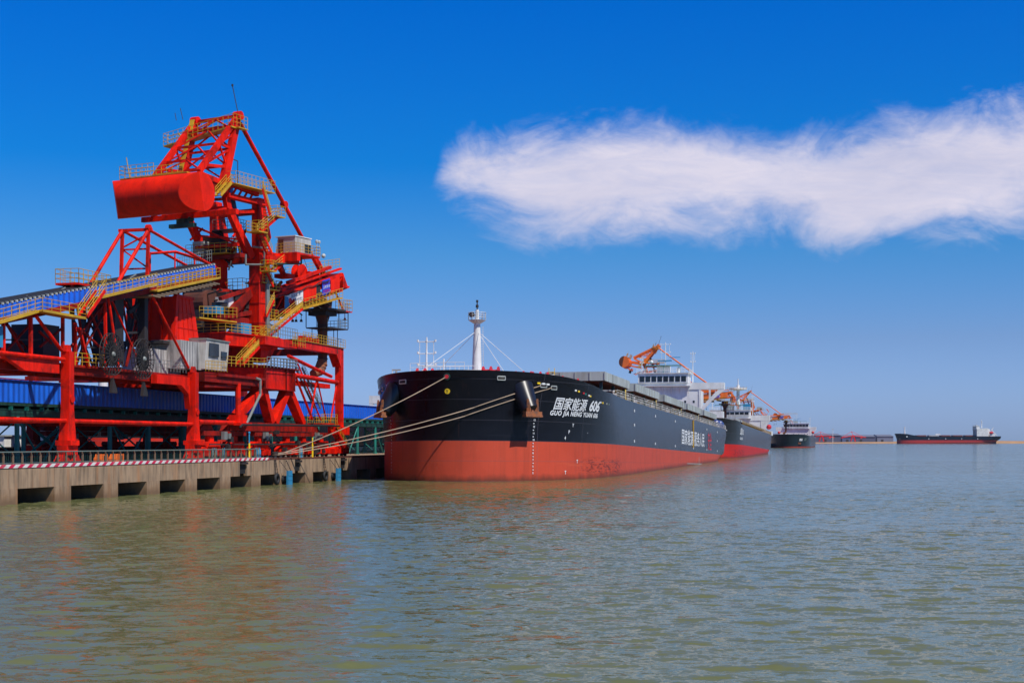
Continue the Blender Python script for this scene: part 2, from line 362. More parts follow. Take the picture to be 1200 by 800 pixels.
# ================================================================== WHARF
FB = -64.5                                            # the quay face
def concrete():
    m = mat('quay_concrete', (.37, .25, .155), .85, dirt=(.085, .06, .04), dirt_amt=.95, scale=1.3, bump=.5)
    n = m.node_tree.nodes; l = m.node_tree.links; bs = n['Principled BSDF']
    src = bs.inputs['Base Color'].links[0].from_socket
    tcn = n.new('ShaderNodeTexCoord'); s_ = n.new('ShaderNodeSeparateXYZ'); l.new(tcn.outputs['Object'], s_.inputs[0])
    def mth(op, a, b=None):
        x = n.new('ShaderNodeMath'); x.operation = op
        for i, q in enumerate((a, b)):
            if q is None: continue
            if isinstance(q, (int, float)): x.inputs[i].default_value = q
            else: l.new(q, x.inputs[i])
        return x.outputs[0]
    # shuttering joints every 1.32 m, wet band at the water line, rust runs
    fr = mth('FRACT', mth('DIVIDE', s_.outputs[1], 1.32)); seam = mth('LESS_THAN', fr, .045)
    zn = n.new('ShaderNodeTexNoise'); zn.inputs['Scale'].default_value = 1.5; l.new(tcn.outputs['Object'], zn.inputs[0])
    wet = n.new('ShaderNodeMapRange'); wet.inputs[1].default_value = .75; wet.inputs[2].default_value = .15
    l.new(mth('ADD', s_.outputs[2], mth('MULTIPLY', mth('SUBTRACT', zn.outputs[0], .5), .6)), wet.inputs[0])
    k = mth('MAXIMUM', mth('MULTIPLY', seam, .45), mth('MULTIPLY', wet.outputs[0], .8))
    mi = n.new('ShaderNodeMix'); mi.data_type = 'RGBA'; l.new(k, mi.inputs[0]); l.new(src, mi.inputs[6]); mi.inputs[7].default_value = (.045, .04, .03, 1)
    st = n.new('ShaderNodeTexNoise'); mp = n.new('ShaderNodeMapping'); mp.inputs['Scale'].default_value = (.9, .9, .12); mp.inputs['Location'].default_value = (7, 3, 0)
    l.new(tcn.outputs['Object'], mp.inputs[0]); l.new(mp.outputs[0], st.inputs[0]); st.inputs['Scale'].default_value = 1.4; st.inputs['Detail'].default_value = 5
    rs = n.new('ShaderNodeMapRange'); rs.inputs[1].default_value = .55; rs.inputs[2].default_value = .8; rs.inputs[4].default_value = .7; l.new(st.outputs[0], rs.inputs[0])
    m2 = n.new('ShaderNodeMix'); m2.data_type = 'RGBA'; l.new(rs.outputs[0], m2.inputs[0]); l.new(mi.outputs[2], m2.inputs[6]); m2.inputs[7].default_value = (.40, .17, .06, 1)
    al = n.new('ShaderNodeMapRange'); al.inputs[1].default_value = 1.35; al.inputs[2].default_value = .5; al.inputs[4].default_value = .55
    l.new(mth('ADD', s_.outputs[2], mth('MULTIPLY', mth('SUBTRACT', zn.outputs[0], .5), 1.2)), al.inputs[0])
    m3 = n.new('ShaderNodeMix'); m3.data_type = 'RGBA'; l.new(al.outputs[0], m3.inputs[0]); l.new(m2.outputs[2], m3.inputs[6]); m3.inputs[7].default_value = (.24, .13, .06, 1)
    l.new(m3.outputs[2], bs.inputs['Base Color']); return m
def striped():
    m = mat('red_white_stripes', (.8, .8, .8), .6); n = m.node_tree.nodes; l = m.node_tree.links
    tcn = n.new('ShaderNodeTexCoord'); s_ = n.new('ShaderNodeSeparateXYZ'); l.new(tcn.outputs['Object'], s_.inputs[0])
    a = n.new('ShaderNodeMath'); a.operation = 'MULTIPLY_ADD'; l.new(s_.outputs[2], a.inputs[0]); a.inputs[1].default_value = -1.6; l.new(s_.outputs[1], a.inputs[2])
    b = n.new('ShaderNodeMath'); b.operation = 'DIVIDE'; l.new(a.outputs[0], b.inputs[0]); b.inputs[1].default_value = 1.3
    c = n.new('ShaderNodeMath'); c.operation = 'FRACT'; l.new(b.outputs[0], c.inputs[0])
    d = n.new('ShaderNodeMath'); d.operation = 'LESS_THAN'; l.new(c.outputs[0], d.inputs[0]); d.inputs[1].default_value = .5
    ns = n.new('ShaderNodeTexNoise'); ns.inputs['Scale'].default_value = 1.2; ns.inputs['Detail'].default_value = 6; l.new(tcn.outputs['Object'], ns.inputs[0])
    mi = n.new('ShaderNodeMix'); mi.data_type = 'RGBA'; l.new(d.outputs[0], mi.inputs[0]); mi.inputs[6].default_value = (.72, .70, .66, 1); mi.inputs[7].default_value = (.62, .012, .07, 1)
    m2 = n.new('ShaderNodeMix'); m2.data_type = 'RGBA'; mr_ = n.new('ShaderNodeMapRange'); mr_.inputs[1].default_value = .5; mr_.inputs[2].default_value = .8; mr_.inputs[4].default_value = .7
    l.new(ns.outputs[0], mr_.inputs[0]); l.new(mr_.outputs[0], m2.inputs[0]); l.new(mi.outputs[2], m2.inputs[6]); m2.inputs[7].default_value = (.35, .27, .2, 1)
    l.new(m2.outputs[2], n['Principled BSDF'].inputs['Base Color']); return m
M['concrete'] = concrete(); M['stripe'] = striped()
A0, A1, DZ = 40, 1500, 2.9                            # the quay from outside the frame to far down the berth
wh = root('wharf', A0, FB); tag(wh, 'long concrete wharf on piers with a red and white striped kerb', 'wharf')
def wl_(a, b, z): return V(b - FB, a - A0, z)
g = MB(); g.box(-31, -.35, 0, A1 - A0, DZ - .7, DZ); g.build('deck', 'concrete', wh)
g = MB()
x0 = 0
slots = [D(285, 540, FB).y, D(349, 540, FB).y, D(402, 540, FB).y]
cuts = [A0]
for s_ in slots: cuts += [s_ - .9, s_ + .9]
cuts.append(A1)
for i in range(0, len(cuts), 2): g.box(-.35, 0, cuts[i] - A0, cuts[i + 1] - A0, 1.25, DZ - .0)
g.build('face_beam', 'concrete', wh)
pa = D(20, 560, FB).y; i = -7
while pa + i * 7.93 < 560:
    e_ = pa + i * 7.93
    g = MB(); g.box(-5, .04, e_ - 2.55 - A0, e_ - A0, -3, 1.245)
    g.box(-4.9, -.2, e_ - 2.2 - A0, e_ - .35 - A0, 1.245, DZ - .72)
    g.build('pier', 'concrete', wh); i += 1
g = MB(); g.box(-31, -5.2, 0, A1 - A0, -3, DZ - .75); g.build('back_wall', M['dark'], wh)  # coloured dark to stand for the shade inside the pier openings
ak = D(315, 540, FB).y
g = MB(); g.box(-.45, .06, 0, ak - A0, DZ + .002, DZ + .28); g.build('striped_kerb', 'stripe', wh)
g = MB(); g.box(-.45, .02, ak - A0 + .01, A1 - A0, DZ + .002, DZ + .16); g.build('kerb', 'rust', wh)
g = MB(); g.box(-25.6, -26.4, 50, 300, DZ, DZ + 1.5); g.build('dark_backdrop', 'dark', wh)  # added dark wall, put in to darken the gap behind the gallery columns
g = MB(); g.box(-3.3, -3.15, 0, 620, DZ + .002, DZ + .14); g.box(-22.3, -22.15, 0, 620, DZ + .002, DZ + .14); g.build('crane_rail', 'rust', wh)

# guard railing
gr = root('guard_railing', A0, FB - .75, DZ); tag(gr, 'low grey guard railing with brown posts behind the striped kerb', 'railing')
an = ak - A0 - 1
g = MB(); g.tube((0, 0, 1.25), (0, an, 1.25), .05); g.tube((-.1, 0, .35), (-.1, an, .35), .03); g.build('top_rail', 'railgreen', gr)
k = 0; y = .5
posts = MB()
while y < an:
    p = MB(); p.bar((-.05, y, 0), (-.05, y, 1.0), .14, .1); p.bar((-.05, y, 1.0), (.0, y - .22, 1.25), .1, .1)
    if y > 40: p.build('post', 'brownpost', gr)
    y += 1.32
g = MB(); y = 40
while y < an:
    g.bar((-.16, y, .35), (-.16, y, 1.2), .03); y += .26
g.build('mesh_infill', 'dgreen', gr)

# fenders
def fender(px, label):
    a = D(px, 560, FB).y; r = root('quay_fender', a, FB, .6)
    tag(r, label, 'fender', 'blue panelled fenders hung on the wharf face')
    p = MB(); p.box(.75, 1.0, -.62, .62, -1.1, 1.0); p.box(1.0, 1.03, -.6, .6, -.1, .0); p.box(1.0, 1.03, -.6, .6, .42, .5); p.build('panel', 'bluepanel', r)
    c = MB(); c.lathe((.05, 0, 0), [(.5, 0), (.42, .3), (.36, .7)], 14, 'x'); c.build('rubber_cone', 'black', r)
    h = MB()
    for s in (-1, 1):
        pp = V(.9, s * .5, .9); q = V(.05, s * 1.0, 2.2)
        for i in range(12): h.bar(pp.lerp(q, i / 12), pp.lerp(q, (i + .8) / 12), .09 if i % 2 else .05)
    h.build('chain', 'dark', r)
fender(331, 'blue fender panel beside the hanging tyre where the mooring ropes meet the quay')
fender(389, 'blue fender panel on the wharf face nearest the bow of the big ship')
def tyre(px, label, cat='fender'):
    a = D(px, 560, FB).y; r = root('hanging_fender', a, FB, 1.2); tag(r, label, cat, 'black rubber fenders hung on chains')
    t = MB()
    prof = [(.5 + .2 * math.cos(t_), .25 + .2 * math.sin(t_)) for t_ in [i * math.pi / 4 for i in range(8)]]
    n = 16; P = [];
    for r_, h_ in prof:
        for i in range(n): P.append((h_, r_ * math.cos(2 * math.pi * i / n), r_ * math.sin(2 * math.pi * i / n) - .5))
    fs = [(k * n + i, k * n + (i + 1) % n, ((k + 1) % 8) * n + (i + 1) % n, ((k + 1) % 8) * n + i) for k in range(8) for i in range(n)]
    t.add(P, fs); t.build('tyre', 'black', r, smooth=True)
    h = MB()
    for s in (-1, 1):
        for i in range(10): h.bar(V(.25, s * .35, 0).lerp(V(.05, s * .15, 1.7), i / 10), V(.25, s * .35, 0).lerp(V(.05, s * .15, 1.7), (i + .8) / 10), .1 if i % 2 else .06)
    h.build('chain', 'dark', r)
tyre(322, 'black tyre hung on chains just left of the first blue fender panel')
tyre(379, 'black tyre hung on chains just left of the second blue fender panel')
def slot_fender(a, label):
    r = root('slot_fender', a, FB, 2.4); tag(r, label, 'fender', 'dark box fenders set into slots of the wharf face')
    g = MB(); g.box(-.6, -.1, -.75, .75, -.9, .1); g.build('rubber_block', 'black', r)
    g = MB(); g.box(-.3, .25, -.8, .8, .11, .35); g.build('cap', 'dark', r)
for s_, nm in zip(slots, ('dark box fender in the first slot, below the yellow post', 'dark box fender in the slot between the two blue panels', 'dark box fender in the last slot before the moored ship')):
    slot_fender(s_, nm)

# bollards on the quay edge
def bollard(a, label, b=FB - 1.3):
    r = root('mooring_bollard', a, b, DZ); tag(r, label, 'bollard', 'mooring bollards along the quay edge')
    g = MB(); g.lathe((0, 0, 0), [(.42, 0), (.42, .08), (.26, .12), (.24, .5), (.38, .62), (.38, .78), (.2, .86)], 14); smooth_by_angle(g.build('post', 'dark', r))
    g = MB(); g.lathe((0, 0, .5), [(.30, 0), (.36, .06), (.30, .12)], 14); g.build('rope_eye', 'rope', r)
aB = D(322, 531, FB - 1.3).y
bollard(aB, 'dark bollard at the end of the railing holding the mooring ropes')
bollard(aB + 1.6, 'dark bollard just past the one where the ropes are made fast')
# yellow post with blue head
r = root('marker_post', D(293, 535, FB - .8).y, FB - .9, DZ); tag(r, 'slim yellow post with grey upper half standing behind the striped kerb', 'post')
g = MB(); g.tube((0, 0, 0), (0, 0, 1.9), .12); g.build('lower_pole', 'yelbright', r)
g = MB(); g.tube((0, 0, 1.9), (0, 0, 3.0), .09); g.lathe((0, 0, 3.0), [(.14, 0), (.14, .12), (.05, .2)], 10); g.build('upper_pole', 'bluepanel', r)
r = root('marker_post', D(367, 533, FB - .8).y, FB - .9, DZ); tag(r, 'slim yellow post standing beside the grey gas bottles', 'post')
g = MB(); g.tube((0, 0, 0), (0, 0, 1.7), .12); g.tube((0, 0, 1.7), (0, 0, 2.6), .08); g.build('pole', 'yelbright', r)
# orange boxes by the left leg
for px, w_, lab in ((118, 1.1, 'sloping orange bin on the quay, left one of the pair behind the railing'), (136, 1.5, 'orange bin with dark slots, right one of the pair behind the railing')):
    p = D(px, 540, FB - 2.0); r = root('orange_bin', p.y, FB - 2.0, DZ); tag(r, lab, 'bin', 'orange bins behind the railing')
    g = MB(); g.prism([(-.4, -w_ / 2, .1), (-.4, w_ / 2, .1), (-.4, w_ / 2, .95), (-.4, -w_ / 5, .95), (-.4, -w_ / 2, .5)], (.8, 0, 0)); g.build('body', 'orange', r)
    g = MB(); g.box(.401, .43, -.1, .05, .3, .8); g.box(.401, .43, .25, .38, .3, .8); g.build('slot', 'dark', r)
    g = MB()
    for q in (-w_ / 2 + .1, w_ / 2 - .1): g.box(-.35, .35, q - .06, q + .06, 0, .1)
    g.build('foot', 'dark', r)
# fuel drums / bottles and hoses
for j, (px, wd) in enumerate(((250, 3), (262, 2), (300, 4), (352, 3))):
    p = D(px, 536, FB - 1.8); r = root('gas_bottle_rack', p.y, FB - 1.9, DZ)
    tag(r, ['rack of grey green gas bottles nearest the left red leg', 'small rack of grey green gas bottles left of the yellow post', 'rack of grey green gas bottles just right of the yellow post', 'rack of grey green gas bottles right of the rope bollards'][j], 'gas bottles', 'racks of gas bottles under the loader')
    for i in range(wd):
        g = MB(); g.lathe((0, i * .42, .05), [(.15, 0), (.15, 1.0), (.05, 1.2), (.05, 1.35)], 10); smooth_by_angle(g.build('bottle', 'bluepanel' if i % 2 else 'railgreen', r))
    g = MB(); g.box(-.22, .22, -.25, wd * .42, 0, .05); g.bar((-.2, -.2, .6), (-.2, wd * .42 - .1, .6), .05); g.bar((.2, -.2, .6), (.2, wd * .42 - .1, .6), .05); g.build('frame', 'dark', r)

# ================================================================== BLUE CONVEYOR GALLERY
GB = -80.0
ga = root('conveyor_gallery', A0, GB, DZ); tag(ga, 'long blue clad conveyor gallery raised on green steel columns', 'conveyor gallery')
GL = 900
g = MB(); g.box(-5.5, 0, 0, GL, 5.92, 8.08); g.build('cladding', 'blue', ga)
g = MB(); g.prism([(-5.8, 0, 8.09), (.2, 0, 8.09), (.2, 0, 8.14), (-2.7, 0, 8.3), (-5.8, 0, 8.14)], (0, GL, 0)); g.build('roof', 'blue', ga)
g = MB(); g.box(-5.6, .12, 0, GL, 5.6, 5.91)
g.box(-.35, -.05, 0, GL, 4.55, 5.2); g.box(-5.4, -5.1, 0, GL, 4.55, 5.2); g.box(-5.5, 0, 0, GL, 5.2, 5.3)
y = 1
while y < 480:
    g.box(-5.4, .05, y, y + .15, 5.2, 5.54); y += 3.3
g.build('girder', 'dgreen', ga)
y = 42
while y < 480:
    g = MB(); g.box(-.02, .35, y, y + .22, 5.15, 5.54); g.build('bracket', 'green', ga); y += 7.0 if y > 200 else 2.75
y = D(22, 540, GB).y - A0; k = 0
while y < 440:
    for xx in (-.2, -5.2):
        g = MB(); g.tube((xx, y, 0), (xx, y, 4.55), .24, n=12); g.tube((xx, y, 0), (xx, y, .25), .4, n=10); g.build('column', 'green', ga)
    g = MB(); g.tube((-.2, y, .3), (-5.2, y, 4.3), .08); g.tube((-5.2, y, .3), (-.2, y, 4.3), .08)
    if k % 2 == 0:
        g.tube((-.2, y, 4.4), (-.2, y + 4.2, .2), .1); g.tube((-.2, y + 9, 4.4), (-.2, y + 4.9, .2), .1)
    else:
        g.tube((-5.2, y, .3), (-5.2, y + 9, 4.3), .1); g.tube((-5.2, y + 9, .3), (-5.2, y, 4.3), .1)
    g.build('bracing', 'green', ga); y += 9.0; k += 1
g = MB(); g.rail([(1.5, 50, 0), (1.5, 300, 0)], 1.1, 2.0, .03); 
gr2 = root('inner_railing', A0, GB, DZ); tag(gr2, 'thin dark green handrail running along the foot of the gallery columns', 'railing'); g.build('rail', 'dgreen', gr2)

# ================================================================== BOGIES shared by both machines
def bogie(par, x, y, z, L=6.5, name='bogie'):
    """travel gear: equaliser beams over four wheels, at local x (quay side or land side)"""
    g = MB()
    g.prism([(x - .45, y - L * .30, z + 2.1), (x - .45, y + L * .30, z + 2.1), (x - .45, y + L * .34, z + 1.7), (x - .45, y + L * .12, z + 1.15), (x - .45, y - L * .12, z + 1.15), (x - .45, y - L * .34, z + 1.7)], (.9, 0, 0))
    for s in (-1, 1):
        c = y + s * L * .26
        g.prism([(x - .38, c - L * .2, z + 1.15), (x - .38, c - L * .05, z + 1.6), (x - .38, c + L * .05, z + 1.6), (x - .38, c + L * .2, z + 1.15), (x - .38, c + L * .19, z + .45), (x - .38, c - L * .19, z + .45)], (.76, 0, 0))
        g.box(x + .39, x + .75, c - .35, c + .35, z + .55, z + 1.1)
    g.box(x - .3, x + .3, y - .5, y + .5, z + 2.0, z + 2.7)
    b = g.build(name, 'red' if x > 0 else 'red_soot_shade', par)
    for s in (-1, 1):
        for q in (-1, 1):
            w = MB(); c = y + s * L * .26 + q * L * .11
            w.lathe((x - .12, c, z + .42), [(.42, 0), (.42, .06), (.34, .07), (.34, .24)], 14, 'x'); w.build('wheel', 'dark', b)
    return b

# ================================================================== BELT TRAILER (tripper car with its sloping belt)
TA, TB = 118.0, -70.0
tr = root('belt_trailer', TA, TB, DZ)
tag(tr, 'red travelling belt trailer with a sloping blue conveyor on a braced trestle', 'conveyor')
def T(px, py, b=-69.0):
    p = D(px, py, b); return V(p.x - TB, p.y - TA, p.z - DZ)
bN, bF = -69.0, -73.0
def far(p, d=-4.0): return V(p[0] + d, p[1], p[2])
# portal legs, quay side and land side
def portal_leg(px, top, w, w2, name='portal_leg'):
    p = T(px, 500, -68.0); zt = T(px, top, -68.0).z
    for dx in (0, -19):
        g = MB(); x = p.x + dx; y = p.y
        g.bar((x, y, 3.0), (x, y, zt), .85, w)
        g.prism([(x - .43, y - w2 / 2, 2.2), (x - .43, y + w2 / 2, 2.2), (x - .43, y + w / 2, 4.9), (x - .43, y - w / 2, 4.9)], (.86, 0, 0))
        g.box(x - .75, x + .75, y - w2 / 2, y + w2 / 2, 1.75, 2.2)
        g.lathe((x + .42, y, zt - 4.2), [(.35, 0), (.35, .12)], 12, 'x')
        g.prism([(x - .15, y - .5, zt), (x - .15, y + .5, zt), (x - .15, y + .25, zt + .6), (x - .15, y - .25, zt + .6)], (.3, 0, 0))
        g.build(name, 'red' if dx == 0 else 'red_soot_shade', tr)
        g = MB(); g.box(x - .5, x + .5, y - .9, y + .9, .9, 1.74)
        for s in (-1, 1): g.prism([(x - .35, y + s * .9 - .8, .35), (x - .35, y + s * .9 + .8, .35), (x - .35, y + s * .9 + .3, .95), (x - .35, y + s * .9 - .3, .95)], (.7, 0, 0))
        b_ = g.build('bogie', 'red', tr)
        for s in (-1, 1):
            for q in (-.45, .45):
                w_ = MB(); w_.lathe((x - .12, y + s * .9 + q, .42), [(.40, 0), (.40, .06), (.3, .07), (.3, .24)], 12, 'x'); w_.build('wheel', 'dark', b_)
portal_leg(79, 412, .80, 1.5); portal_leg(226.5, 436, .82, 1.6)
pA, pB = T(79, 500, -68.), T(226.5, 500, -68.)
g = MB()                                                  # longitudinal pipes
zt = T(40, 492, -68.).z
for dx in (0.1, -19): g.tube((pA.x + dx, pA.y - 45, zt), (pB.x + dx, pB.y, zt), .2, n=10)
for y in (pA.y, pB.y): g.tube((pA.x, y, zt + .0), (pA.x - 19, y, zt), .2)
g.build('tie_pipe', 'red', tr)
g = MB(); q0 = T(-40, 409, -68.); q1 = T(75, 421, -68.); g.tube(q0, q1, .19, n=10); g.build('upper_pipe', 'red', tr)
zd = T(150, 432.5, -68.5).z; 
yl, yr = T(-30, 430, -68.5).y, T(229, 430, -68.5).y
g = MB(); g.box(1.2, -4.2, yl, yr, zd - .25, zd)
for x in (1.0, -3.6, -17.5): g.box(x, x - .5, yl, yr, zd - .95, zd - .26)
y = yl
while y < yr: g.box(.9, -4.1, y, y + .25, zd - .8, zd - .3); y += 3.4
for y in (pA.y, (pA.y + pB.y) / 2, pB.y): g.box(-4.1, -18, y, y + .5, zd - .45, zd + .1)
g.build('deck', 'red_soot_shade', tr)
g = MB(); a_, b_ = T(32, 427, -67.9), T(72, 431, -67.9)
g.box(1.9, 1.25, a_.y, b_.y, zd - 1.0, zd + .05); g.prism([(1.9, a_.y, zd), (1.9, a_.y, zd - 1.0), (1.9, a_.y - 3.6, zd + .25)], (-.5, 0, 0)); g.build('edge_girder', 'red', tr)
g = MB(); a_ = T(186, 437, -67.9)
g.box(1.9, 1.25, a_.y, pB.y - .6, zd - 1.15, zd - .25)
for i in range(5): g.prism([(1.95, pB.y - .6, zd - 1.15 - i * 0.001), (1.95, pB.y - .6, zd - 3.6), (1.95, pB.y - 1.0, zd - 2.0), (1.95, pB.y - 2.6, zd - 1.15)], (-.6, 0, 0)) if i == 0 else None
g.build('edge_girder', 'red', tr)
# rails on the deck
g = MB(); g.rail([T(88, 428, -68.2), T(128, 431, -68.2)], 1.15, 1.2); g.build('deck_railing', 'yellow', tr)
# conveyor
t0, t1 = T(-60, 368.5, bN), T(252, 310.5, bN); b0_, b1_ = T(-60, 388, bN), T(252, 320, bN)
h_ = .5 * ((t0.z - b0_.z) + (t1.z - b1_.z)); 
def along(p, q, k): return p.lerp(q, k)
for nm, x in (('side_panel', 0), ('side_panel', -2.9)):
    g = MB(); c0, c1 = t0 - V(0, 0, h_ / 2), t1 - V(0, 0, h_ / 2)
    g.bar(c0 + V(x, 0, 0), c1 + V(x, 0, 0), .1, h_); g.build(nm, 'blue', tr)
g = MB(); g.bar(t0 + V(-1.45, 0, .12), t1 + V(-1.45, 0, .12), 2.9, .14); g.build('belt', 'black', tr)
g = MB()
for i in range(70): 
    c = along(t0, t1, (i + .5) / 70); g.box(c.x + .12, c.x - .1, c.y - .12, c.y + .12, c.z + .0, c.z + .2)
g.build('idler', 'lgrey', tr)
g = MB()
for x in (0, -2.9):
    c0, c1 = t0 - V(-x, 0, h_ + .25), t1 - V(-x, 0, h_ + .25); g.bar(c0, c1, .35, .5)
g.build('belt_girder', 'red_soot_shade', tr)
g = MB(); o0 = V(-1.45, 0, -h_ - .1); g.bar(t0 + o0, t1 + o0, 3.0, .08); g.build('belt_pan', 'dark', tr)
# walkways with yellow railings
def walkway(pts, w=.9, rail_both=False, name='walkway', spc=1.3):
    g = MB(); r_ = MB()
    for p, q in zip(pts, pts[1:]):
        g.bar(p + V(-w / 2, 0, 0), q + V(-w / 2, 0, 0), w, .12)
        g.bar(p + V(.02, 0, .02), q + V(.02, 0, .02), .08, .22)
    r_.rail(pts, 1.1, spc)
    if rail_both: r_.rail([p + V(-w, 0, 0) for p in pts], 1.1, spc)
    o = g.build(name, 'yellow', tr); r_.build('railing', 'yellow', o)
walkway([T(-45, 388, -68.0), T(4, 377, -68.0), T(50, 363.5, -68.0)])
walkway([T(50, 364, -67.6), T(101, 373, -67.6)], 1.6)
g = MB(); rr = MB(); g.stairs(T(97, 371, -67.9), T(118, 341, -67.9), .9, rails=rr); o = g.build('stair', 'red', tr); rr.build('railing', 'yellow', o)
walkway([T(117, 349, -68.0), T(184, 333, -68.0)])
walkway([T(184, 341, -68.0), T(258, 325.5, -68.0)], rail_both=True, spc=1.0)
g = MB()
for i in range(16):
    c = T(184, 344, -68.).lerp(T(254, 329, -68.), i / 15); g.box(c.x, c.x - 3.3, c.y - .8, c.y + .8, c.z - .35, c.z - .2)
g.build('drip_tray', 'brownpost', tr)
# upper left platform with rail
g = MB(); r_ = MB(); p, q = T(83, 331, -70.5), T(121, 331, -70.5); z_ = p.z
g.box(p.x + .8, p.x - 1.6, p.y, q.y, z_ - .2, z_); g.bar((p.x, p.y + .3, z_), (p.x, p.y + .3, z_ - 2.4), .25); g.bar((q.x, q.y - .6, z_), (q.x, q.y - .6, z_ - 3), .35)
for x in (p.x + .8, p.x - 1.6): r_.rail([(x, p.y, z_), (x, q.y, z_)], 1.3, .9)
r_.rail([(p.x + .8, p.y, z_), (p.x - 1.6, p.y, z_)], 1.3, .9); r_.rail([(p.x + .8, q.y, z_), (p.x - 1.6, q.y, z_)], 1.3, .9)
o = g.build('upper_platform', 'red', tr); r_.build('railing', 'yellow', o)
# pylon and its stays
bp = -69.4
ap = T(174, 269, bp)
for d in (0, -2.9):
    off = V(d, 0, 0)
    g = MB(); g.bar(T(172.5, 326, bp) + off, ap + off, .30); g.build('pylon_post', 'red', tr)
    g = MB(); g.tube(ap + off, T(131, 343, bp) + off, .19, n=10); g.build('pylon_leg', 'red', tr)
    g = MB(); g.tube(ap + off, T(257, 316, bp) + off, .16, n=8); g.build('stay', 'red', tr)
g = MB(); g.bar(ap + V(.4, 0, .0), ap + V(-3.3, 0, 0), .3); z1, z2 = T(172, 291, bp).z, T(172, 314, bp).z; y_ = ap.y
for z_ in (z1, z2): g.bar((ap.x, y_, z_), (ap.x - 2.9, y_, z_), .16)
g.bar((ap.x, y_, ap.z - .4), (ap.x - 2.9, y_, z1 + .2), .14); g.bar((ap.x, y_, z2), (ap.x - 2.9, y_, z1), .14)
g.lathe((ap.x - .2, y_, ap.z + .1), [(.42, 0), (.42, .4)], 10, 'x'); g.build('pylon_bracing', 'red', tr)
g = MB(); pts = [T(176, 297, -71.), T(205, 295, -71.), T(228, 302, -71.), T(252, 312, -71.)]; g.path(pts, .16)
for p, x in ((pts[1], 0), (pts[2], 0), (pts[0], 0)): g.tube(p, (p.x, p.y, p.z - 1.9), .09)
g.build('cable_frame', 'red', tr)
g = MB(); g.rail([T(208, 316, -72.5), T(248, 306, -72.5)], 1.3, .6, .03); g.build('far_railing', 'grey', tr)
# trestle
def leg(p, q, w, m='red', both=True, tube=False, d=-3.4, nm='trestle_leg'):
    w *= .68
    for k in ((0, d) if both else (0,)):
        g = MB(); o_ = V(k, 0, 0)
        (g.tube(Vector(p) + o_, Vector(q) + o_, w / 2, n=8) if tube else g.bar(Vector(p) + o_, Vector(q) + o_, w))
        g.build(nm, m if k == 0 else 'red_soot_shade', tr)
leg(T(4, 377), T(4, 424), .38); leg(T(36, 369), T(36, 424), .38); leg(T(73.5, 372), T(73.5, 424), .38)
leg(T(88.5, 378), T(88.5, 428), .32)
leg(T(42, 370, -68.6), T(77, 417, -68.6), .46, tube=True); leg(T(93, 384, -68.6), T(104, 430, -68.6), .36)
leg(T(127, 349, -68.6), T(139, 430, -68.6), .40, tube=True); leg(T(123, 350), T(124.5, 430), .34)
leg(T(131, 352, -69.4), T(163, 424, -69.4), .30, tube=True); leg(T(178, 346, -68.4), T(221, 431, -68.4), .42, tube=True)
for pq in (((6, 412), (35, 380)), ((8, 380), (34, 424)), ((80, 410), (124, 352)), ((97, 412), (126, 360)), ((104, 362), (122, 402)), ((47, 406), (72, 385)), ((46, 388), (60, 402)), ((92, 384), (121, 410))):
    g = MB(); g.tube(T(*pq[0], -70.2), T(*pq[1], -70.2), .12); g.tube(T(*pq[0], -72.8), T(*pq[1], -72.8), .12); g.build('trestle_brace', 'red_soot_shade', tr)
g = MB()
for py, x0_, x1_ in ((398, 4, 62), (378, 96, 124), (407, 100, 124), (420, 4, 120)): g.bar(T(x0_, py, -70.4), T(x1_, py + (x1_ - x0_) * -.0, -70.4) + V(0, 0, 0), .12)
g.build('cross_beam', 'dark', tr)
rnd = random.Random(12)
for i in range(26):                                   # the inner lattice, dark bars added to darken the space under the belt
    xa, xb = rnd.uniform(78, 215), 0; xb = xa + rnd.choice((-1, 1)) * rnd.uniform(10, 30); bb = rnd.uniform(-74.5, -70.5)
    ya_ = 352 - (xa - 118) * .22 + rnd.uniform(0, 8); g = MB(); g.bar(T(xa, ya_, bb), T(xb, 429, bb), .18); g.build('lattice_bar', 'dark' if i % 3 else 'red_soot_shade', tr)
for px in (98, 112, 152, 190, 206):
    g = MB(); g.bar(T(px, 350 - (px - 118) * .2, -73.), T(px, 430, -73.), .4); g.build('inner_post', 'dark' if px != 112 else 'red_soot_shade', tr)
# dark chutes and transfer boxes within the trestle
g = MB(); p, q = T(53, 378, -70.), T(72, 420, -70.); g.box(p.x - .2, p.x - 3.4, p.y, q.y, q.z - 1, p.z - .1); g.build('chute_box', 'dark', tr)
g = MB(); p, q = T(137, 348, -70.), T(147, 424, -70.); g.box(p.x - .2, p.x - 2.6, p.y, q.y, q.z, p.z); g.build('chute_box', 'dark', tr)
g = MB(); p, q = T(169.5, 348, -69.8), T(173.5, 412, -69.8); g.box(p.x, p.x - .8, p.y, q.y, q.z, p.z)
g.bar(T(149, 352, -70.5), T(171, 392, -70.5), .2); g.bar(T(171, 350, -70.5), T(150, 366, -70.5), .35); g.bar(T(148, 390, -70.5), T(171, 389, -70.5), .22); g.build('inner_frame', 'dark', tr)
g = MB(); p, q = T(10, 402, -71.), T(28, 416, -71.); g.box(p.x, p.x - 2, p.y, q.y, q.z, p.z); g.build('drive_box', 'dark', tr)
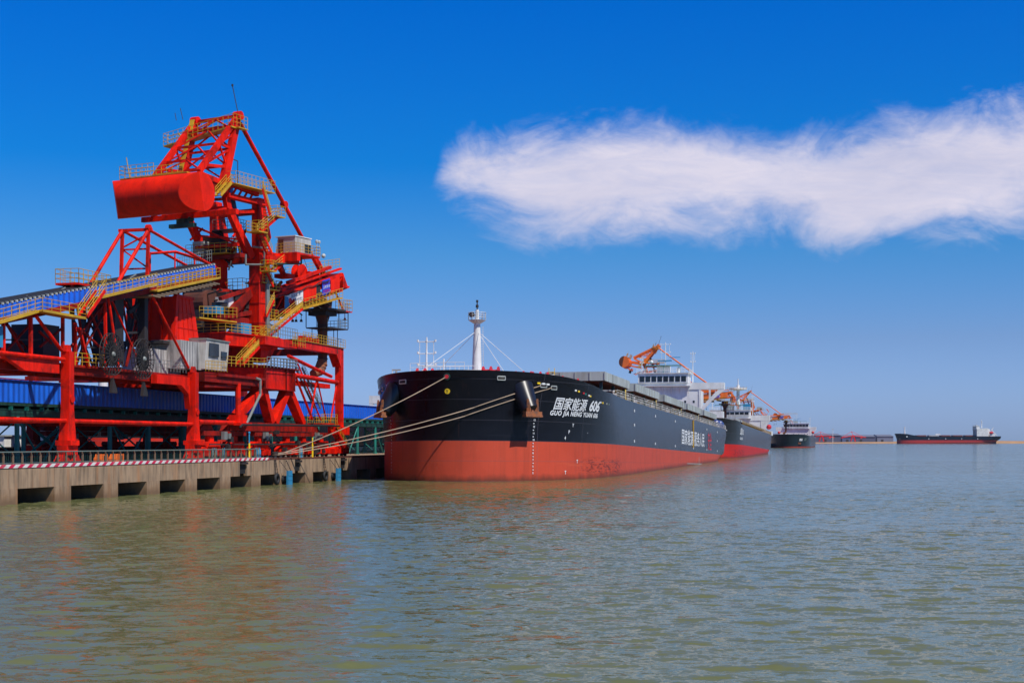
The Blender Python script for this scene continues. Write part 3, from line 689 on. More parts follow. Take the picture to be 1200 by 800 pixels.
# big red hopper house
k = T(203, 400, -70.0); kt = T(203, 346.5, -70.0); y2 = T(234, 400, -70.).y; yt = T(226, 347, -70.).y; wx = 5.6
g = MB(); g.hexa([(k.x, k.y, k.z), (k.x - wx, k.y, k.z), (k.x - wx, y2, k.z), (k.x, y2, k.z),
                  (kt.x, k.y + .35, kt.z), (kt.x - wx, k.y + .35, kt.z), (kt.x - wx, yt, kt.z), (kt.x, yt, kt.z)]); h = g.build('hopper_house', 'redflat', tr)
g = MB(); g.bar((k.x + .12, k.y - .1, k.z), (kt.x + .12, k.y + .3, kt.z), .5, .5)
for i in range(1, 4): 
    xx = k.x - wx * i / 4; g.bar((xx, k.y - .1, k.z), (xx, k.y + .25, kt.z), .18, .25)
g.bar((k.x + .05, k.y + .4, kt.z + .1), (k.x + .05, yt, kt.z + .1), .3)
for i in range(1, 5):
    yy = k.y + (y2 - k.y) * i / 5; g.bar((k.x + .02, yy, k.z), (kt.x + .02, k.y + .35 + (yt - k.y - .35) * i / 5, kt.z), .05, .06)
for q_ in (.33, .66): zz_ = k.z + (kt.z - k.z) * q_; g.bar((k.x + .02, k.y + .2, zz_), (k.x + .02, y2 + (yt - y2) * q_, zz_), .06, .06)
g.build('hopper_rib', 'red', h)
g = MB(); g.box(k.x + .1, k.x - wx - .3, k.y - 2.4, y2 + .2, k.z - .35, k.z - .05); g.build('hopper_base', 'dark', tr)
# electrical rooms
p, q = T(177, 408, -70.2), T(211.5, 432.5, -70.2); zb = zd + .02
g = MB(); g.box(p.x, p.x - 3.2, p.y, q.y, zb, p.z); g.build('electrical_room', 'cabin', tr)
g = MB(); g.rail([T(174, 433, -68.6), T(218, 437, -68.6)], 1.1, .7, .03); g.build('room_railing', 'grey', tr)
# cable reels
for px, py in ((129, 415), (165.5, 420.5)):
    c = T(px, py, -67.4); Rr = 1.95
    g = MB(); 
    for x in (0, .35):
        n = 28
        ring = [V(c.x + x, c.y + Rr * math.cos(2 * math.pi * i / n), c.z + Rr * math.sin(2 * math.pi * i / n)) for i in range(n + 1)]
        g.path(ring, .045, 5)
        ring = [V(c.x + x, c.y + .75 * math.cos(2 * math.pi * i / n), c.z + .75 * math.sin(2 * math.pi * i / n)) for i in range(n + 1)]
        g.path(ring, .035, 5)
    s = g
    for i in range(22):
        t_ = 2 * math.pi * i / 22
        for x in (0, .35): s.bar((c.x + x, c.y + .3 * math.cos(t_), c.z + .3 * math.sin(t_)), (c.x + x, c.y + Rr * math.cos(t_), c.z + Rr * math.sin(t_)), .06, .05)
    o = s.build('cable_reel', 'dark', tr)
    s = MB(); s.lathe((c.x - .2, c.y, c.z), [(.26, 0), (.26, .55), (.15, .7)], 14, 'x'); s.build('hub', 'grey', o)
    s = MB(); s.lathe((c.x + .06, c.y, c.z), [(1.15, 0), (1.15, .22)], 20, 'x'); s.build('cable_coil', 'black', o)
    s = MB(); w_ = .75; s.prism([(c.x, c.y + .1, c.z - 2.2), (c.x, c.y + .75, c.z - 3.2), (c.x, c.y + .85, c.z - 3.6), (c.x, c.y - .2, c.z - 3.6)], (.3, 0, 0)); s.build('cable_guide', 'dark', o)
# lamps
for px, py, b in ((23, 352, -70.5), (68, 342, -70.5), (152, 326, -69.2)):
    p = T(px, py, b); g = MB(); g.tube(p - V(0, 0, 1.6), p, .04); g.bar(p, p + V(.2, .9, .5), .1); g.build('lamp', 'grey', tr)
# cabin at the left edge
p = T(-30, 375, -68.6); q = T(3.5, 400, -68.6); g = MB(); g.box(p.x, p.x - 3, p.y, q.y, q.z - .5, p.z - .2); g.build('side_cabin', 'bluepanel', tr)

# ================================================================== SHIP LOADER
LA, LB = 159.8, -73.3
PIV = world(LA, LB, DZ)
SL = -R(27.0); e1 = V(math.sin(R(27)), math.cos(R(27)), 0); e2 = V(math.cos(R(27)), -math.sin(R(27)), 0)
def U(px, py, t):
    """measured point on the upright plane at distance t beside the boom -> boom frame (t, s, z)"""
    d = V((px - 600) / F, 1, 0); Y = (PIV.dot(e2) + t) / d.dot(e2); P = d * Y
    return V(t, (P - PIV).dot(e1), CAMZ + (HZ - py) / F * Y - DZ)
def Us(px, py, s):
    d = V((px - 600) / F, 1, 0); Y = (PIV.dot(e1) + s) / d.dot(e1); P = d * Y
    return V((P - PIV).dot(e2), s, CAMZ + (HZ - py) / F * Y - DZ)
def Lp(px, py, b=-68.0):
    p = D(px, py, b); return V(p.x - LB, p.y - LA, p.z - DZ)
ld = root('ship_loader', LA, LB, DZ)
def up(g, name, m, par=None, **k):
    """a part of the slewing upper works, modelled in the boom's own frame"""
    if par is not None: return g.build(name, m, par, **k)
    o = g.build(name, m, ld, rz=SL + TH, **k); o['slews'] = 2 if name in FRAME else 3 if name in BOOM else 4 if name in HANG else 5 if name == 'boom_stay' else 1; return o
FRAME = ('counterweight', 'counterweight_walkway', 'back_stay', 'mast_leg', 'side_bracing', 'cross_bracing', 'mast_ladder', 'apex_platform', 'antenna', 'counterweight_arm', 'hoist_beam', 'trolley_hoist')
BOOM = ('return_roller_box', 'boom_cable', 'boom', 'boom_belt', 'boom_tip', 'boom_top_chord', 'banner', 'side_plate', 'blue_sign', 'dark_gap_fill', 'boom_walkway', 'boom_heel_plate', 'boom_top_railing', 'boom_winch', 'boom_strut', 'tip_platform')
HANG = ('spout', 'spout_ring', 'spout_spoon', 'spout_frame', 'spout_platform', 'guide_rod', 'hanging_lamp')
# ---- portal
ya, yb = Lp(310, 450).y, Lp(344, 455).y
zb0, zb1 = Lp(310, 455).z, Lp(310, 430).z
xs_, xl_ = 5.3, -13.7
g = MB(); 
for x in (xs_, xl_): g.box(x, x - 1.5, ya, yb, zb0, zb1)
g.box(xs_ - .001, xl_ - 1.5, ya + .01, ya + 1.6, zb0 + .01, zb1 - .01); g.box(xs_, xl_ - 1.5, yb - 1.6, yb + .01, zb0 + .01, zb1 - .01)
g.build('portal_girder', 'red', ld)
g = MB()
for y in (ya - .03, yb + .03, yb - 2.6): g.bar((xs_ + .06, y, zb0), (xs_ + .06, y, zb1), .3, .12)
for zz in (zb0, zb1): g.box(xs_ + .16, xs_ - 1.7, ya - .25, yb + .3, zz - .05, zz + .05)
g.build('girder_flange', 'red_soot_shade', ld)
zf = Lp(325, 496).z
feet = [Lp(278, 495).y, Lp(325, 495).y, Lp(360, 495).y]
for x in (xs_ - .75, xl_ - .75):
    for (ty, fy) in ((ya + .6, feet[0]), (ya + .8, feet[1] - .5), (yb - .8, feet[1] + .5), (yb - .2, feet[2])):
        g = MB(); g.bar((x, ty, zb0 + .1), (x, fy, zf), 1.1, 1.05, 1.0, .85); g.build('portal_leg', 'red' if x > 0 else 'red_soot_shade', ld)
    g = MB(); g.box(x + .6, x - .6, feet[0] - 1.5, feet[2] + 1.5, zf - .95, zf + .05); g.build('sill_beam', 'red_soot_shade', ld)
for x in (xs_ - .75, xl_ - .75):
    for y in [feet[0] - 5.6, feet[0] + .6, (feet[0] + feet[1]) / 2 + 1.8, feet[1] + 4.5, feet[2] + .2, feet[2] + 6.4]:
        bogie(ld, x, y, .0, 6.2)
    g = MB(); g.box(x + .5, x - .5, feet[0] - 8, feet[0] + 3, 2.75, 3.25); g.box(x + .5, x - .5, feet[1] - 6, feet[2] + 8, 2.75, 3.25)
    for i in range(6):
        y = feet[0] - 7 + i * 6.4; g.prism([(x - .4, y - 1.6, 3.3), (x - .4, y + 1.6, 3.3), (x - .4, y + .9, 4.0), (x - .4, y - .9, 4.0)], (.8, 0, 0))
    g.build('equaliser', 'red_soot_shade', ld)  # darker red stands in for the shading on the travel gear
    for y in (feet[0] - 3.5, feet[1] - 3.6, feet[2] + 3.4):
        g = MB(); g.box(x + .6, x + 1.0, y - .4, y + .4, 2.3, 3.2); g.box(x + .6, x + 1.0, y + .8, y + 1.4, 2.4, 3.0); g.build('drive_motor', 'grey', ld)
g = MB(); p = Lp(232, 494); q = Lp(276, 495.5); g.tube(p, q, .26, n=10); g.build('tie_pipe', 'red', ld)
g = MB(); p = Lp(279, 449); q = Lp(279, 486); g.tube(p, q, .32, n=10); g.box(q.x + 1, q.x - 1, q.y - 1.6, q.y + 1.6, q.z - 1.2, q.z - .9); g.box(q.x + .6, q.x - .6, q.y - 1.2, q.y + 1.2, q.z - .9, q.z)
g.build('jack_post', 'red', ld)
g = MB(); a1_ = Lp(235, 441, -68.3); a2_ = Lp(302, 448, -68.3); g.bar(a1_, a2_, .9, 1.0); g.bar(Lp(238, 452, -68.3), Lp(292, 453, -68.3), .4, .3)
g.box(a1_.x, a1_.x - 17, a1_.y, a1_.y + .8, a1_.z - .5, a1_.z + .5); g.build('front_beam', 'red_soot_shade', ld)
g = MB(); pts = [Lp(300, 443, -67.6), Lp(305, 445, -67.4), Lp(305, 462, -67.4), Lp(289, 496, -67.4)]; g.path(pts, .16, 8); g.build('cable_duct', 'grey', ld)
g = MB(); g.path([Lp(281, 501, -66.8), Lp(284, 497.5, -66.8), Lp(398, 499, -66.8)], .12, 8); g.build('power_cable', 'black', ld)
zdk = zb1 + .1
g = MB(); g.box(xs_ + .4, xl_ - 2, ya - 13.5, ya - .3, zb0 + .9, zb0 + 1.2); g.box(xs_ + .3, xl_ - 2, ya - .3, yb + 1.2, zdk - .0, zdk + .12); g.build('machinery_deck', 'red_soot_shade', ld)
g = MB(); rnd = random.Random(9)
for i in range(22):
    y = rnd.uniform(feet[0] - 6, feet[2] + 7); z_ = rnd.uniform(.4, 3.2); w_ = rnd.uniform(.15, .4); g.box(xs_ - .2, xs_ + .25, y - w_, y + w_, z_, z_ + w_ * 1.6)
g.box(xs_ - .1, xs_ + .05, feet[0] - 7, feet[2] + 8, .3, 3.4) if False else None
g.box(xs_ - .12, xs_ - .02, feet[0] - 7, feet[2] + 8, 1.7, 1.85); g.build('cable_tray', 'dark', ld)
# ---- operator side cabin, ribbed room behind it
p = Lp(239.5, 397.5, -68.2); q = Lp(266, 435, -68.2)
g = MB(); g.hexa([(p.x, p.y, q.z), (p.x - 3, p.y, q.z), (p.x - 3, q.y, q.z), (p.x, q.y, q.z), (p.x + .25, p.y, p.z), (p.x - 3, p.y, p.z), (p.x - 3, q.y, p.z), (p.x + .25, q.y, p.z)])
cb = g.build('side_cabin', 'cabinw', ld)
def quad_on(c, y0, y1, z0, z1, x): return MB().box(x, x + .05, y0, y1, z0, z1)
dy, dz = (q.y - p.y), (p.z - q.z)
quad_on(0, p.y + .12 * dy, p.y + .55 * dy, q.z + .45 * dz, q.z + .9 * dz, p.x + .2).build('window', 'glass', cb)
quad_on(0, p.y + .66 * dy, p.y + .92 * dy, q.z + .42 * dz, q.z + .66 * dz, p.x + .17).build('window', 'glass', cb)
g = MB(); g.box(p.x + .35, p.x - 3.1, p.y - .1, q.y + .1, p.z, p.z + .14); g.build('cabin_roof', 'grey', cb)
p = Lp(212, 398, -68.6); q = Lp(239, 434, -68.6)
g = MB(); g.box(p.x, p.x - 3.4, p.y, q.y - .2, q.z, p.z); g.build('electrical_room', 'cabin', ld)
g = MB(); g.box(p.x + .1, p.x - 3.5, q.y - .2, q.y + .02, q.z - .3, p.z + .6); g.build('cable_tray', 'dark', ld)
g = MB(); g.rail([Lp(241, 434.5, -67.2), Lp(266, 436, -67.2)], 1.1, .8); g.build('cabin_railing', 'yellow', ld)
g = MB(); g.rail([Lp(266, 429, -67.4), Lp(306, 431, -67.4), Lp(313, 430.5, -67.4)], 1.1, 1.1); g.build('portal_railing', 'yellow', ld)
g = MB(); g.rail([Lp(313, 430, -67.3), Lp(348, 433, -67.3)], 1.2, 1.0, .05); g.rail([Lp(318, 430, -70.5), Lp(346, 433, -70.5)], 1.2, 1.0, .05); g.build('portal_railing', 'grey', ld)
# ---- outrigger frame at the ship end
oc = Lp(397.5, 500)
zt = Lp(397.5, 408).z
g = MB(); g.box(oc.x + .45, oc.x - .45, oc.y - .45, oc.y + .5, 1.8, zt); g.build('outrigger_column', 'red', ld)
g = MB(); g.box(oc.x + .7, oc.x - .7, oc.y - 2.5, oc.y + 2.2, 3.0, 4.1); g.build('outrigger_foot', 'red', ld)
bogie(ld, oc.x, oc.y, 0, 6.2)
y0 = Lp(308, 411).y; y1_ = Lp(345, 410.5).y
g = MB(); g.box(oc.x + .5, oc.x - .7, y1_, oc.y - .65, zt - .95, zt); g.box(oc.x + .3, oc.x - .9, y0, y1_, zt - 1.15, zt - .15); 
g.prism([(oc.x + .5, oc.y - .65, zt - .9), (oc.x + .5, oc.y - .65, zt - 2.6), (oc.x + .5, oc.y - 2.3, zt - .95)], (-1.2, 0, 0)); g.build('outrigger_beam', 'red', ld)
g = MB(); g.box(-9, oc.x, oc.y - .6, oc.y + .6, zt - .9, zt - .02); g.box(-9.7, -8.4, oc.y - .65, oc.y + .65, 1.8, zt - .9); g.build('far_frame', 'red_soot_shade', ld)
bogie(ld, -9.0, oc.y, 0, 6.2)
g = MB(); g.tube(Lp(338, 417), Lp(388, 441), .24, n=8); g.build('diagonal_brace', 'red', ld)
zq = Lp(350, 440).z
g = MB(); g.tube((oc.x, Lp(345, 440).y, zq), (oc.x, oc.y - .6, zq - .3), .3, n=10); g.box(oc.x - 1.3, oc.x - 2.2, yb, oc.y, zq - 1.1, zq - .5); g.build('cross_pipe', 'red', ld)
for a_, b_, w in (((371, 446), (363, 491), .2), (((372, 446)), ((382, 491)), .17), (((395, 447)), ((387, 495)), .2), ((346, 440), (366, 491), .3), ((349, 426), (376, 492), .18)):
    g = MB(); g.tube(Lp(*a_), Lp(*b_), w / 2 + .03, n=6); g.build('diagonal_brace', 'red', ld)
g = MB(); rr = MB(); g.stairs(Lp(350, 431, -69.0), Lp(372, 478, -69.0), .9, rails=rr); o = g.build('portal_stair', 'grey', ld); rr.build('railing', 'grey', o)
g = MB(); p = Lp(374, 487); q = Lp(392, 487); g.box(p.x + .4, p.x - 1.6, p.y, q.y, p.z - 1.1, p.z - .95); r_ = MB(); r_.rail([(p.x + .4, p.y, p.z - .95), (p.x + .4, q.y, p.z - .95)], 1.2, .8); r_.rail([(p.x - 1.6, p.y, p.z - .95), (p.x - 1.6, q.y, p.z - .95)], 1.2, .8); o = g.build('landing', 'red', ld); r_.build('railing', 'yellow', o)
g = MB(); rr = MB(); g.stairs(Lp(405, 528, -67.6), Lp(389, 500, -67.6), .9, rails=rr); o = g.build('portal_stair', 'red', ld); rr.build('railing', 'yellow', o)
g = MB(); g.rail([(oc.x + .6, Lp(350, 410).y, zt + .05), (oc.x + .6, oc.y + .8, zt + .05)], 1.1, .9); g.rail([(oc.x - .8, Lp(350, 410).y, zt + .05), (oc.x - .8, oc.y + .8, zt + .05)], 1.1, .9)
g.rail([(oc.x + .9, Lp(335, 416).y, zt - .9), (oc.x + .9, Lp(350, 416).y, zt - .9)], 1.1, .8); g.build('outrigger_railing', 'yellow', ld)
g = MB(); g.rail([(oc.x + .4, y0 + .5, zt - .1), (oc.x + .4, y1_, zt - .1)], 1.4, .8, .035); g.build('outrigger_railing', 'grey', ld)
g = MB(); 
for px in (355, 362, 370): p = Lp(px, 408); g.box(oc.x + .3, oc.x - .5, p.y - .35, p.y + .5, zt + .05, zt + .75)
g.build('winch', 'red', ld)
g = MB(); g.box(oc.x + .65, oc.x - .75, Lp(340, 410).y, oc.y + .7, zt, zt + .06); g.build('outrigger_walkway', 'yellow', ld)

# ---- slewing part
zs = Lp(285, 430).z
g = MB(); g.lathe((0, 0, zb1), [(3.2, 0), (3.2, .5), (2.6, .6), (2.6, 2.6), (3.4, 2.7), (3.4, 3.4)], 28); up(g, 'slewing_ring', 'red_soot_shade')
plz = U(265, 391, 3.2).z
g = MB(); s0, s1 = U(232, 390, 3.2).y, U(312, 400, 3.2).y
g.box(-4.2, 4.2, -6.5, 3.6, plz - 1.4, plz); g.box(-4.4, 4.4, -6.7, 3.8, plz, plz + .1); up(g, 'slewing_platform', 'red')
g = MB(); g.rail([(4.3, 3.6, plz), (4.3, -6.6, plz), (-4.3, -6.6, plz)], 1.1, 1.1); up(g, 'platform_railing', 'yellow')
zA = U(300, 232, 3.2).z; zm = U(300, 300, 3.2).z
sc_ = U(303, 300, 3.2).y
for t in (3.2, -3.2):
    g = MB(); g.box(t - .75, t + .75, sc_ - .9, sc_ + 1.0, plz, zm + 1.0); g.box(t - .5, t + .5, sc_ - .7, sc_ + .5, zm + 1.0, zA)
    g.prism([(t - .5, sc_ + .5, zA - .2), (t - .5, sc_ + 1.9, zA - 4.5), (t - .5, sc_ + .8, zm + 1), (t - .5, sc_ + .5, zm + 1)], (1, 0, 0))
    g.box(t - .95, t + .95, sc_ - 1.1, sc_ + 1.2, zm - .9, zm + .1)
    up(g, 'tower_column', 'red')
g = MB(); g.box(3.2 + .76, 3.2 + 1.0, sc_ + .3, sc_ + .9, plz, zm - 1); up(g, 'cable_tray', 'grey')
g = MB(); p = U(295, 308, 4.2); g.path([U(288, 298, 4.2), U(288, 310, 4.2), U(309, 310, 4.2), U(310, 291, 4.2), U(296, 289, 4.2)], .12, 6); up(g, 'drain_pipe', 'grey')
g = MB(); g.box(-2.6, 2.6, sc_ - .3, sc_ + .3, zA - 1.9, zA - 1.2); up(g, 'top_tie', 'red_soot_shade')
g = MB(); g.box(-3, 2.4, sc_ - .6, sc_ + .6, zm - .7, zm + .3); g.box(-3, 3, sc_ - 3.4, sc_ - 3.0, zm - .5, zm)
for t in (-3.2, 3.2): g.box(t - .3, t + .3, sc_ - 4, sc_ - .9, zm - .5, zm)
up(g, 'cross_girder', 'red_soot_shade')
# machinery house
g = MB(); g.box(-2.6, 1.6, sc_ - 4.2, sc_ - .8, zm + .05, zm + .15); r_ = MB(); r_.rail([(1.7, sc_ - .8, zm + .1), (1.7, sc_ - 4.3, zm + .1), (-4.4, sc_ - 4.3, zm + .1)], 1.2, .9); o = up(g, 'winch_platform', 'yellow'); r_.build('railing', 'yellow', o)
g = MB(); g.box(-3.6, -1.9, sc_ - 4.0, sc_ - 3.0, zm + .2, zm + 1.7); up(g, 'control_cabinet', 'lgrey')
g = MB(); g.box(-3.2, -.4, sc_ - 3.0, sc_ - 1.2, zm + .2, zm + 2.4); g.box(-.2, 1.2, sc_ - 3.2, sc_ - 1.6, zm + .2, zm + 1.4); g.lathe((-1.5, sc_ - 2.4, zm + 2.6), [(.7, 0), (.7, .8)], 14, 'y'); up(g, 'luffing_winch', 'dark')
g = MB(); g.rail([(-1.8, sc_ - 2.5, zm + 3.2), (1.6, sc_ - 2.5, zm + 3.2), (1.6, sc_ + .2, zm + 3.2)], 1.2, .6, .03); g.box(-1.8, 1.6, sc_ - 2.5, sc_, zm + 3.1, zm + 3.2); up(g, 'sheave_platform', 'grey')
g = MB(); rr = MB(); g.stairs((1.2, sc_ - 3.2, zm + .2), (1.2, sc_ - .2, zm + 3.3), .7, rails=rr); o = up(g, 'machinery_stair', 'red_soot_shade'); rr.build('railing', 'grey', o)
# A-frame
AP = U(279, 136, 3.2); HG = U(262, 213, 3.2); DR = U(233, 201, 3.2)
for t in (3.2, -3.2):
    a_, h_, d_ = V(t, AP.y, AP.z), V(t, HG.y, HG.z), V(t, DR.y, DR.z)
    g = MB(); g.bar(a_, d_, .55, .6); up(g, 'back_stay', 'red')
    g = MB(); g.bar(a_, h_, .6, .7, .6, 1.1); up(g, 'mast_leg', 'red')
    g = MB(); g.bar(d_.lerp(a_, .12), h_.lerp(a_, .22), .32); g.bar(d_.lerp(a_, .5), h_.lerp(a_, .5), .25); g.bar(d_.lerp(a_, .12), h_.lerp(a_, .5), .22); g.bar(d_.lerp(a_, .5), h_.lerp(a_, .72), .2); g.bar(d_.lerp(a_, .5), h_.lerp(a_, .22), .2)
    g.bar(d_ + V(0, .3, -.3), h_ + V(0, 0, -.2), .5, .6)
    up(g, 'side_bracing', 'red')
g = MB(); 
for k_ in (0, .24, .5, .78):
    for pA_, pB_ in ((HG, AP), (DR, AP)):
        c = pA_.lerp(pB_, k_ if k_ else .03); g.bar((3.2, c.y, c.z), (-3.2, c.y, c.z), .25)
for pA_, pB_ in ((HG, AP), (DR, AP)):
    for k0, k1 in ((.03, .24), (.24, .5), (.5, .78), (.78, .98)):
        c0, c1 = pA_.lerp(pB_, k0), pA_.lerp(pB_, k1); g.bar((3.2, c0.y, c0.z), (0, c1.y, c1.z), .17); g.bar((-3.2, c0.y, c0.z), (0, c1.y, c1.z), .17)
g.bar((3.3, AP.y, AP.z), (-3.3, AP.y, AP.z - .1), .35); g.bar((3.2, AP.y - .4, AP.z - 1.2), (-3.2, AP.y - .4, AP.z - 1.2), .3)
for t in (3.2, -3.2): g.lathe((t - .45, AP.y, AP.z), [(.55, 0), (.55, .9)], 12, 'x')
up(g, 'cross_bracing', 'red')
g = MB(); g.bar((-3.0, AP.y - .8, AP.z), (-2.8, DR.y + 3.5, DR.z), .6, .12); up(g, 'mast_ladder', 'yellow')
# apex platform
zp = AP.z - 1.5; s_ = AP.y - .9
g = MB(); g.bar((-6.6, s_ - .25, zp - 1.5), (3.6, s_ - .25, zp - .1), 1.3, .16); g.box(3.2, 4.0, s_, s_ + 1.8, zp - .12, zp); r_ = MB()
r_.rail([(-6.6, s_ - .9, zp - 1.4), (3.9, s_ - .9, zp), (3.9, s_ + 1.8, zp)], 1.4, .75, .04); r_.rail([(-6.6, s_ - .9, zp - 1.4), (-6.6, s_ + .5, zp - 1.4), (-3.4, s_ + .5, zp - 1.0)], 1.4, .75, .04)
g.bar((-5, s_, zp), (-3.2, s_, zp - 1.8), .15)
o = up(g, 'apex_platform', 'yellow'); r_.build('railing', 'yellow', o)
g = MB(); g.tube((3.2, AP.y, AP.z + .3), (2.6, AP.y - .3, AP.z + 3.6), .05); g.lathe((2.6, AP.y - .3, AP.z + 3.5), [(.12, 0), (.12, .25)], 8)
g.tube((-3.6, s_ - .9, zp + 1.4), (-4.0, s_ - .9, zp + 2.8), .04); g.tube((-4.6, s_ - .9, zp + 1.4), (-4.8, s_ - .9, zp + 2.3), .04); up(g, 'antenna', 'dark')
# counterweight: a long round drum with slanting end cuts
sd = U(192 + 45, 228, 5.8).y; zd_ = U(240, 225, 5.8).z; RD = 2.18
bm = bmesh.new(); n = 40
ra = [bm.verts.new((-6.7, RD * .95 * math.cos(2 * math.pi * i / n), RD * math.sin(2 * math.pi * i / n))) for i in range(n)]
rb = [bm.verts.new((5.9, RD * .95 * math.cos(2 * math.pi * i / n), RD * math.sin(2 * math.pi * i / n))) for i in range(n)]
for i in range(n): bm.faces.new((ra[i], ra[(i + 1) % n], rb[(i + 1) % n], rb[i]))
bm.faces.new(ra[::-1]); bm.faces.new(rb)
for sg, t in ((1, 5.9), (-1, -6.7)):
    r = bmesh.ops.bisect_plane(bm, geom=bm.verts[:] + bm.edges[:] + bm.faces[:], plane_co=(t, -.25, 0), plane_no=(sg * .72, -.70, .0), clear_outer=True)
    ee = [x for x in r['geom_cut'] if isinstance(x, bmesh.types.BMEdge)]
    bmesh.ops.contextual_create(bm, geom=ee)
bmesh.ops.recalc_face_normals(bm, faces=bm.faces)
bmesh.ops.rotate(bm, verts=bm.verts, cent=(0, 0, 0), matrix=Matrix.Rotation(R(12), 3, 'X'))
bmesh.ops.translate(bm, verts=bm.verts, vec=(0, sd, zd_))
me = bpy.data.meshes.new('counterweight'); bm.to_mesh(me); bm.free(); me.materials.append(M['redflat'])
o = bpy.data.objects.new('counterweight', me); COL.objects.link(o); o.parent = ld; o.rotation_euler = (0, 0, SL + TH); o['slews'] = 2; smooth_by_angle(o, 30)
g = MB()
for t in (-3.4, -.6, 2.2):
    for i in range(40):
        a0_, a1_ = 2 * math.pi * i / 40, 2 * math.pi * (i + 1) / 40; rr_ = RD * .955
        g.bar((t, sd + rr_ * math.cos(a0_), zd_ + rr_ * math.sin(a0_)), (t, sd + rr_ * math.cos(a1_), zd_ + rr_ * math.sin(a1_)), .05, .03)
up(g, 'plate_seam', 'red', o)
zt_ = zd_ + RD * .98
g = MB(); g.box(-5.6, 4.2, sd - .7, sd + 1.0, zt_ - .02, zt_ + .1); r_ = MB(); r_.rail([(-.6, sd - .7, zt_ + .1), (-5.6, sd - .7, zt_ + .1), (-5.6, sd + 1.0, zt_ + .1), (2.2, sd + 1.0, zt_ + .1)], 1.4, .8, .04); r_.tube((-4.1, sd - .7, zt_ + .1), (-4.4, sd - .9, zt_ + 2.4), .05)
o = up(g, 'counterweight_walkway', 'yellow'); r_.build('railing', 'yellow', o)
# arms from hinge to counterweight
g = MB()
for t in (3.0, -3.0): g.bar((t, sd + 1.5, zd_ + .8), (t, HG.y + .5, HG.z - .3), .6, .9); g.bar((t, sd + 1.7, zd_ - .6), (t, HG.y, HG.z - 2.0), .35)
g.bar((3, HG.y, HG.z - .6), (-3, HG.y, HG.z - .6), .8, 1.0); up(g, 'counterweight_arm', 'red_soot_shade')
# monorail under the counterweight with hoist
sm = sd + 3.2; m0, m1 = Us(167, 259.5, sm), Us(278, 250.5, sm); zz = (m0.z + m1.z) / 2
g = MB(); g.box(m0.x, m1.x, sm - .25, sm + .25, zz - .08, zz + .5); g.bar((m0.x + 1.2, sm, zz + .4), (m0.x + 2.4, sm, zd_ - 1.4), .2); g.bar((2.6, sm, zz + .4), (2.6, sm + .5, zd_ - 1.2), .3); g.bar((-2.6, sm, zz + .4), (-2.6, sm + .5, zd_ - 1.2), .3); up(g, 'hoist_beam', 'red')
hc = Us(214, 264, sm).x
g = MB(); g.box(hc - 1.8, hc + 1.8, sm - .3, sm + .3, zz - 1.1, zz - .65); g.box(hc - .6, hc + .6, sm - .4, sm + .4, zz - .65, zz - .1); g.lathe((hc + 1.2, sm, zz - .5), [(.25, 0), (.4, .3), (.25, .6)], 10); up(g, 'trolley_hoist', 'dgreen')
# big struts from the hinge down to the girder
K0, K1 = U(267, 244, 3.2), U(294, 302, 3.2); J0 = V(0, U(254, 222, 3.2).y, 0)
for t in (3.2, -3.2):
    g = MB(); g.bar((t, K0.y, K0.z), (t, K1.y, K1.z), .6, .8, .7, 1.1); up(g, 'main_strut', 'red')
    g = MB(); g.bar((t, HG.y, HG.z - .2), (t, K0.y, K0.z), .6, .8); g.bar((t, sm, zz + .3), (t, K0.y, K0.z), .3); g.bar((t, K0.y + .6, K0.z - .4), (t, sc_ - .3, zA - 1.6), .35); g.bar((t, K0.y + 1, K0.z - 3.2), (t * .9, sc_ - 3, zm + 3.4), .22); up(g, 'strut_brace', 'red')
g = MB(); zk = K0.z - 3
g.bar((3.2, K0.y + 2, zk - 1), (-3.2, K0.y + 2, zk + 1.5), .25); g.bar((3.2, K1.y - 1.2, K1.z + 2), (-3.2, K0.y + 2, zk + .5), .2); g.bar((3.2, K0.y, K0.z), (-3.2, K0.y, K0.z), .5); g.bar((-3.2, K0.y + 2, zk - 1), (3.2, K0.y + 2, zk - 1), .35); up(g, 'strut_tie', 'red')
g = MB(); a_, b_ = U(266, 203, 1.6), U(284, 298, 1.6); g.tube(a_, b_, .38, n=12); g.tube(a_ - (b_ - a_) * .05, a_.lerp(b_, .35), .26, n=10); up(g, 'luffing_cylinder', 'navy')
# upper bridge from the hinge to the near column top
g = MB(); c0, c1 = U(268, 222, 3.8), U(306, 236, 3.8); g.bar((3.4, c0.y, zA - .6), (3.4, sc_ + .8, zA - .6), 1.0, .5); g.bar((3.4, c0.y, zA + .9), (3.4, sc_ - .5, zA + .4), .5); 
for i in range(5): g.bar((3.4, c0.y + i * 1.1, zA - .5), (3.4, c0.y + i * 1.1 + .9, zA + .6), .2)
up(g, 'bridge_girder', 'red')
wz = zA + .75
g = MB(); g.box(2.6, 4.8, c0.y, sc_ + 1.2, wz - .1, wz); r_ = MB(); r_.rail([(2.6, c0.y, wz), (2.6, sc_ + 1.2, wz), (4.8, sc_ + 1.2, wz), (4.8, c0.y, wz), (2.6, c0.y, wz)], 1.4, .8, .04)
g.stairs((4.0, c0.y - .2, wz), (4.0, c0.y - 2.2, wz - 1.8), .8, rails=r_)
o = up(g, 'bridge_walkway', 'yellow'); r_.build('railing', 'yellow', o)
g = MB(); p = V(3.4, c0.y + 2.2, wz); g.tube(p, p + V(0, 0, 3.0), .05); g.bar(p + V(0, 0, 3), p + V(-.6, -.6, 3.3), .1); up(g, 'lamp_post', 'dark')
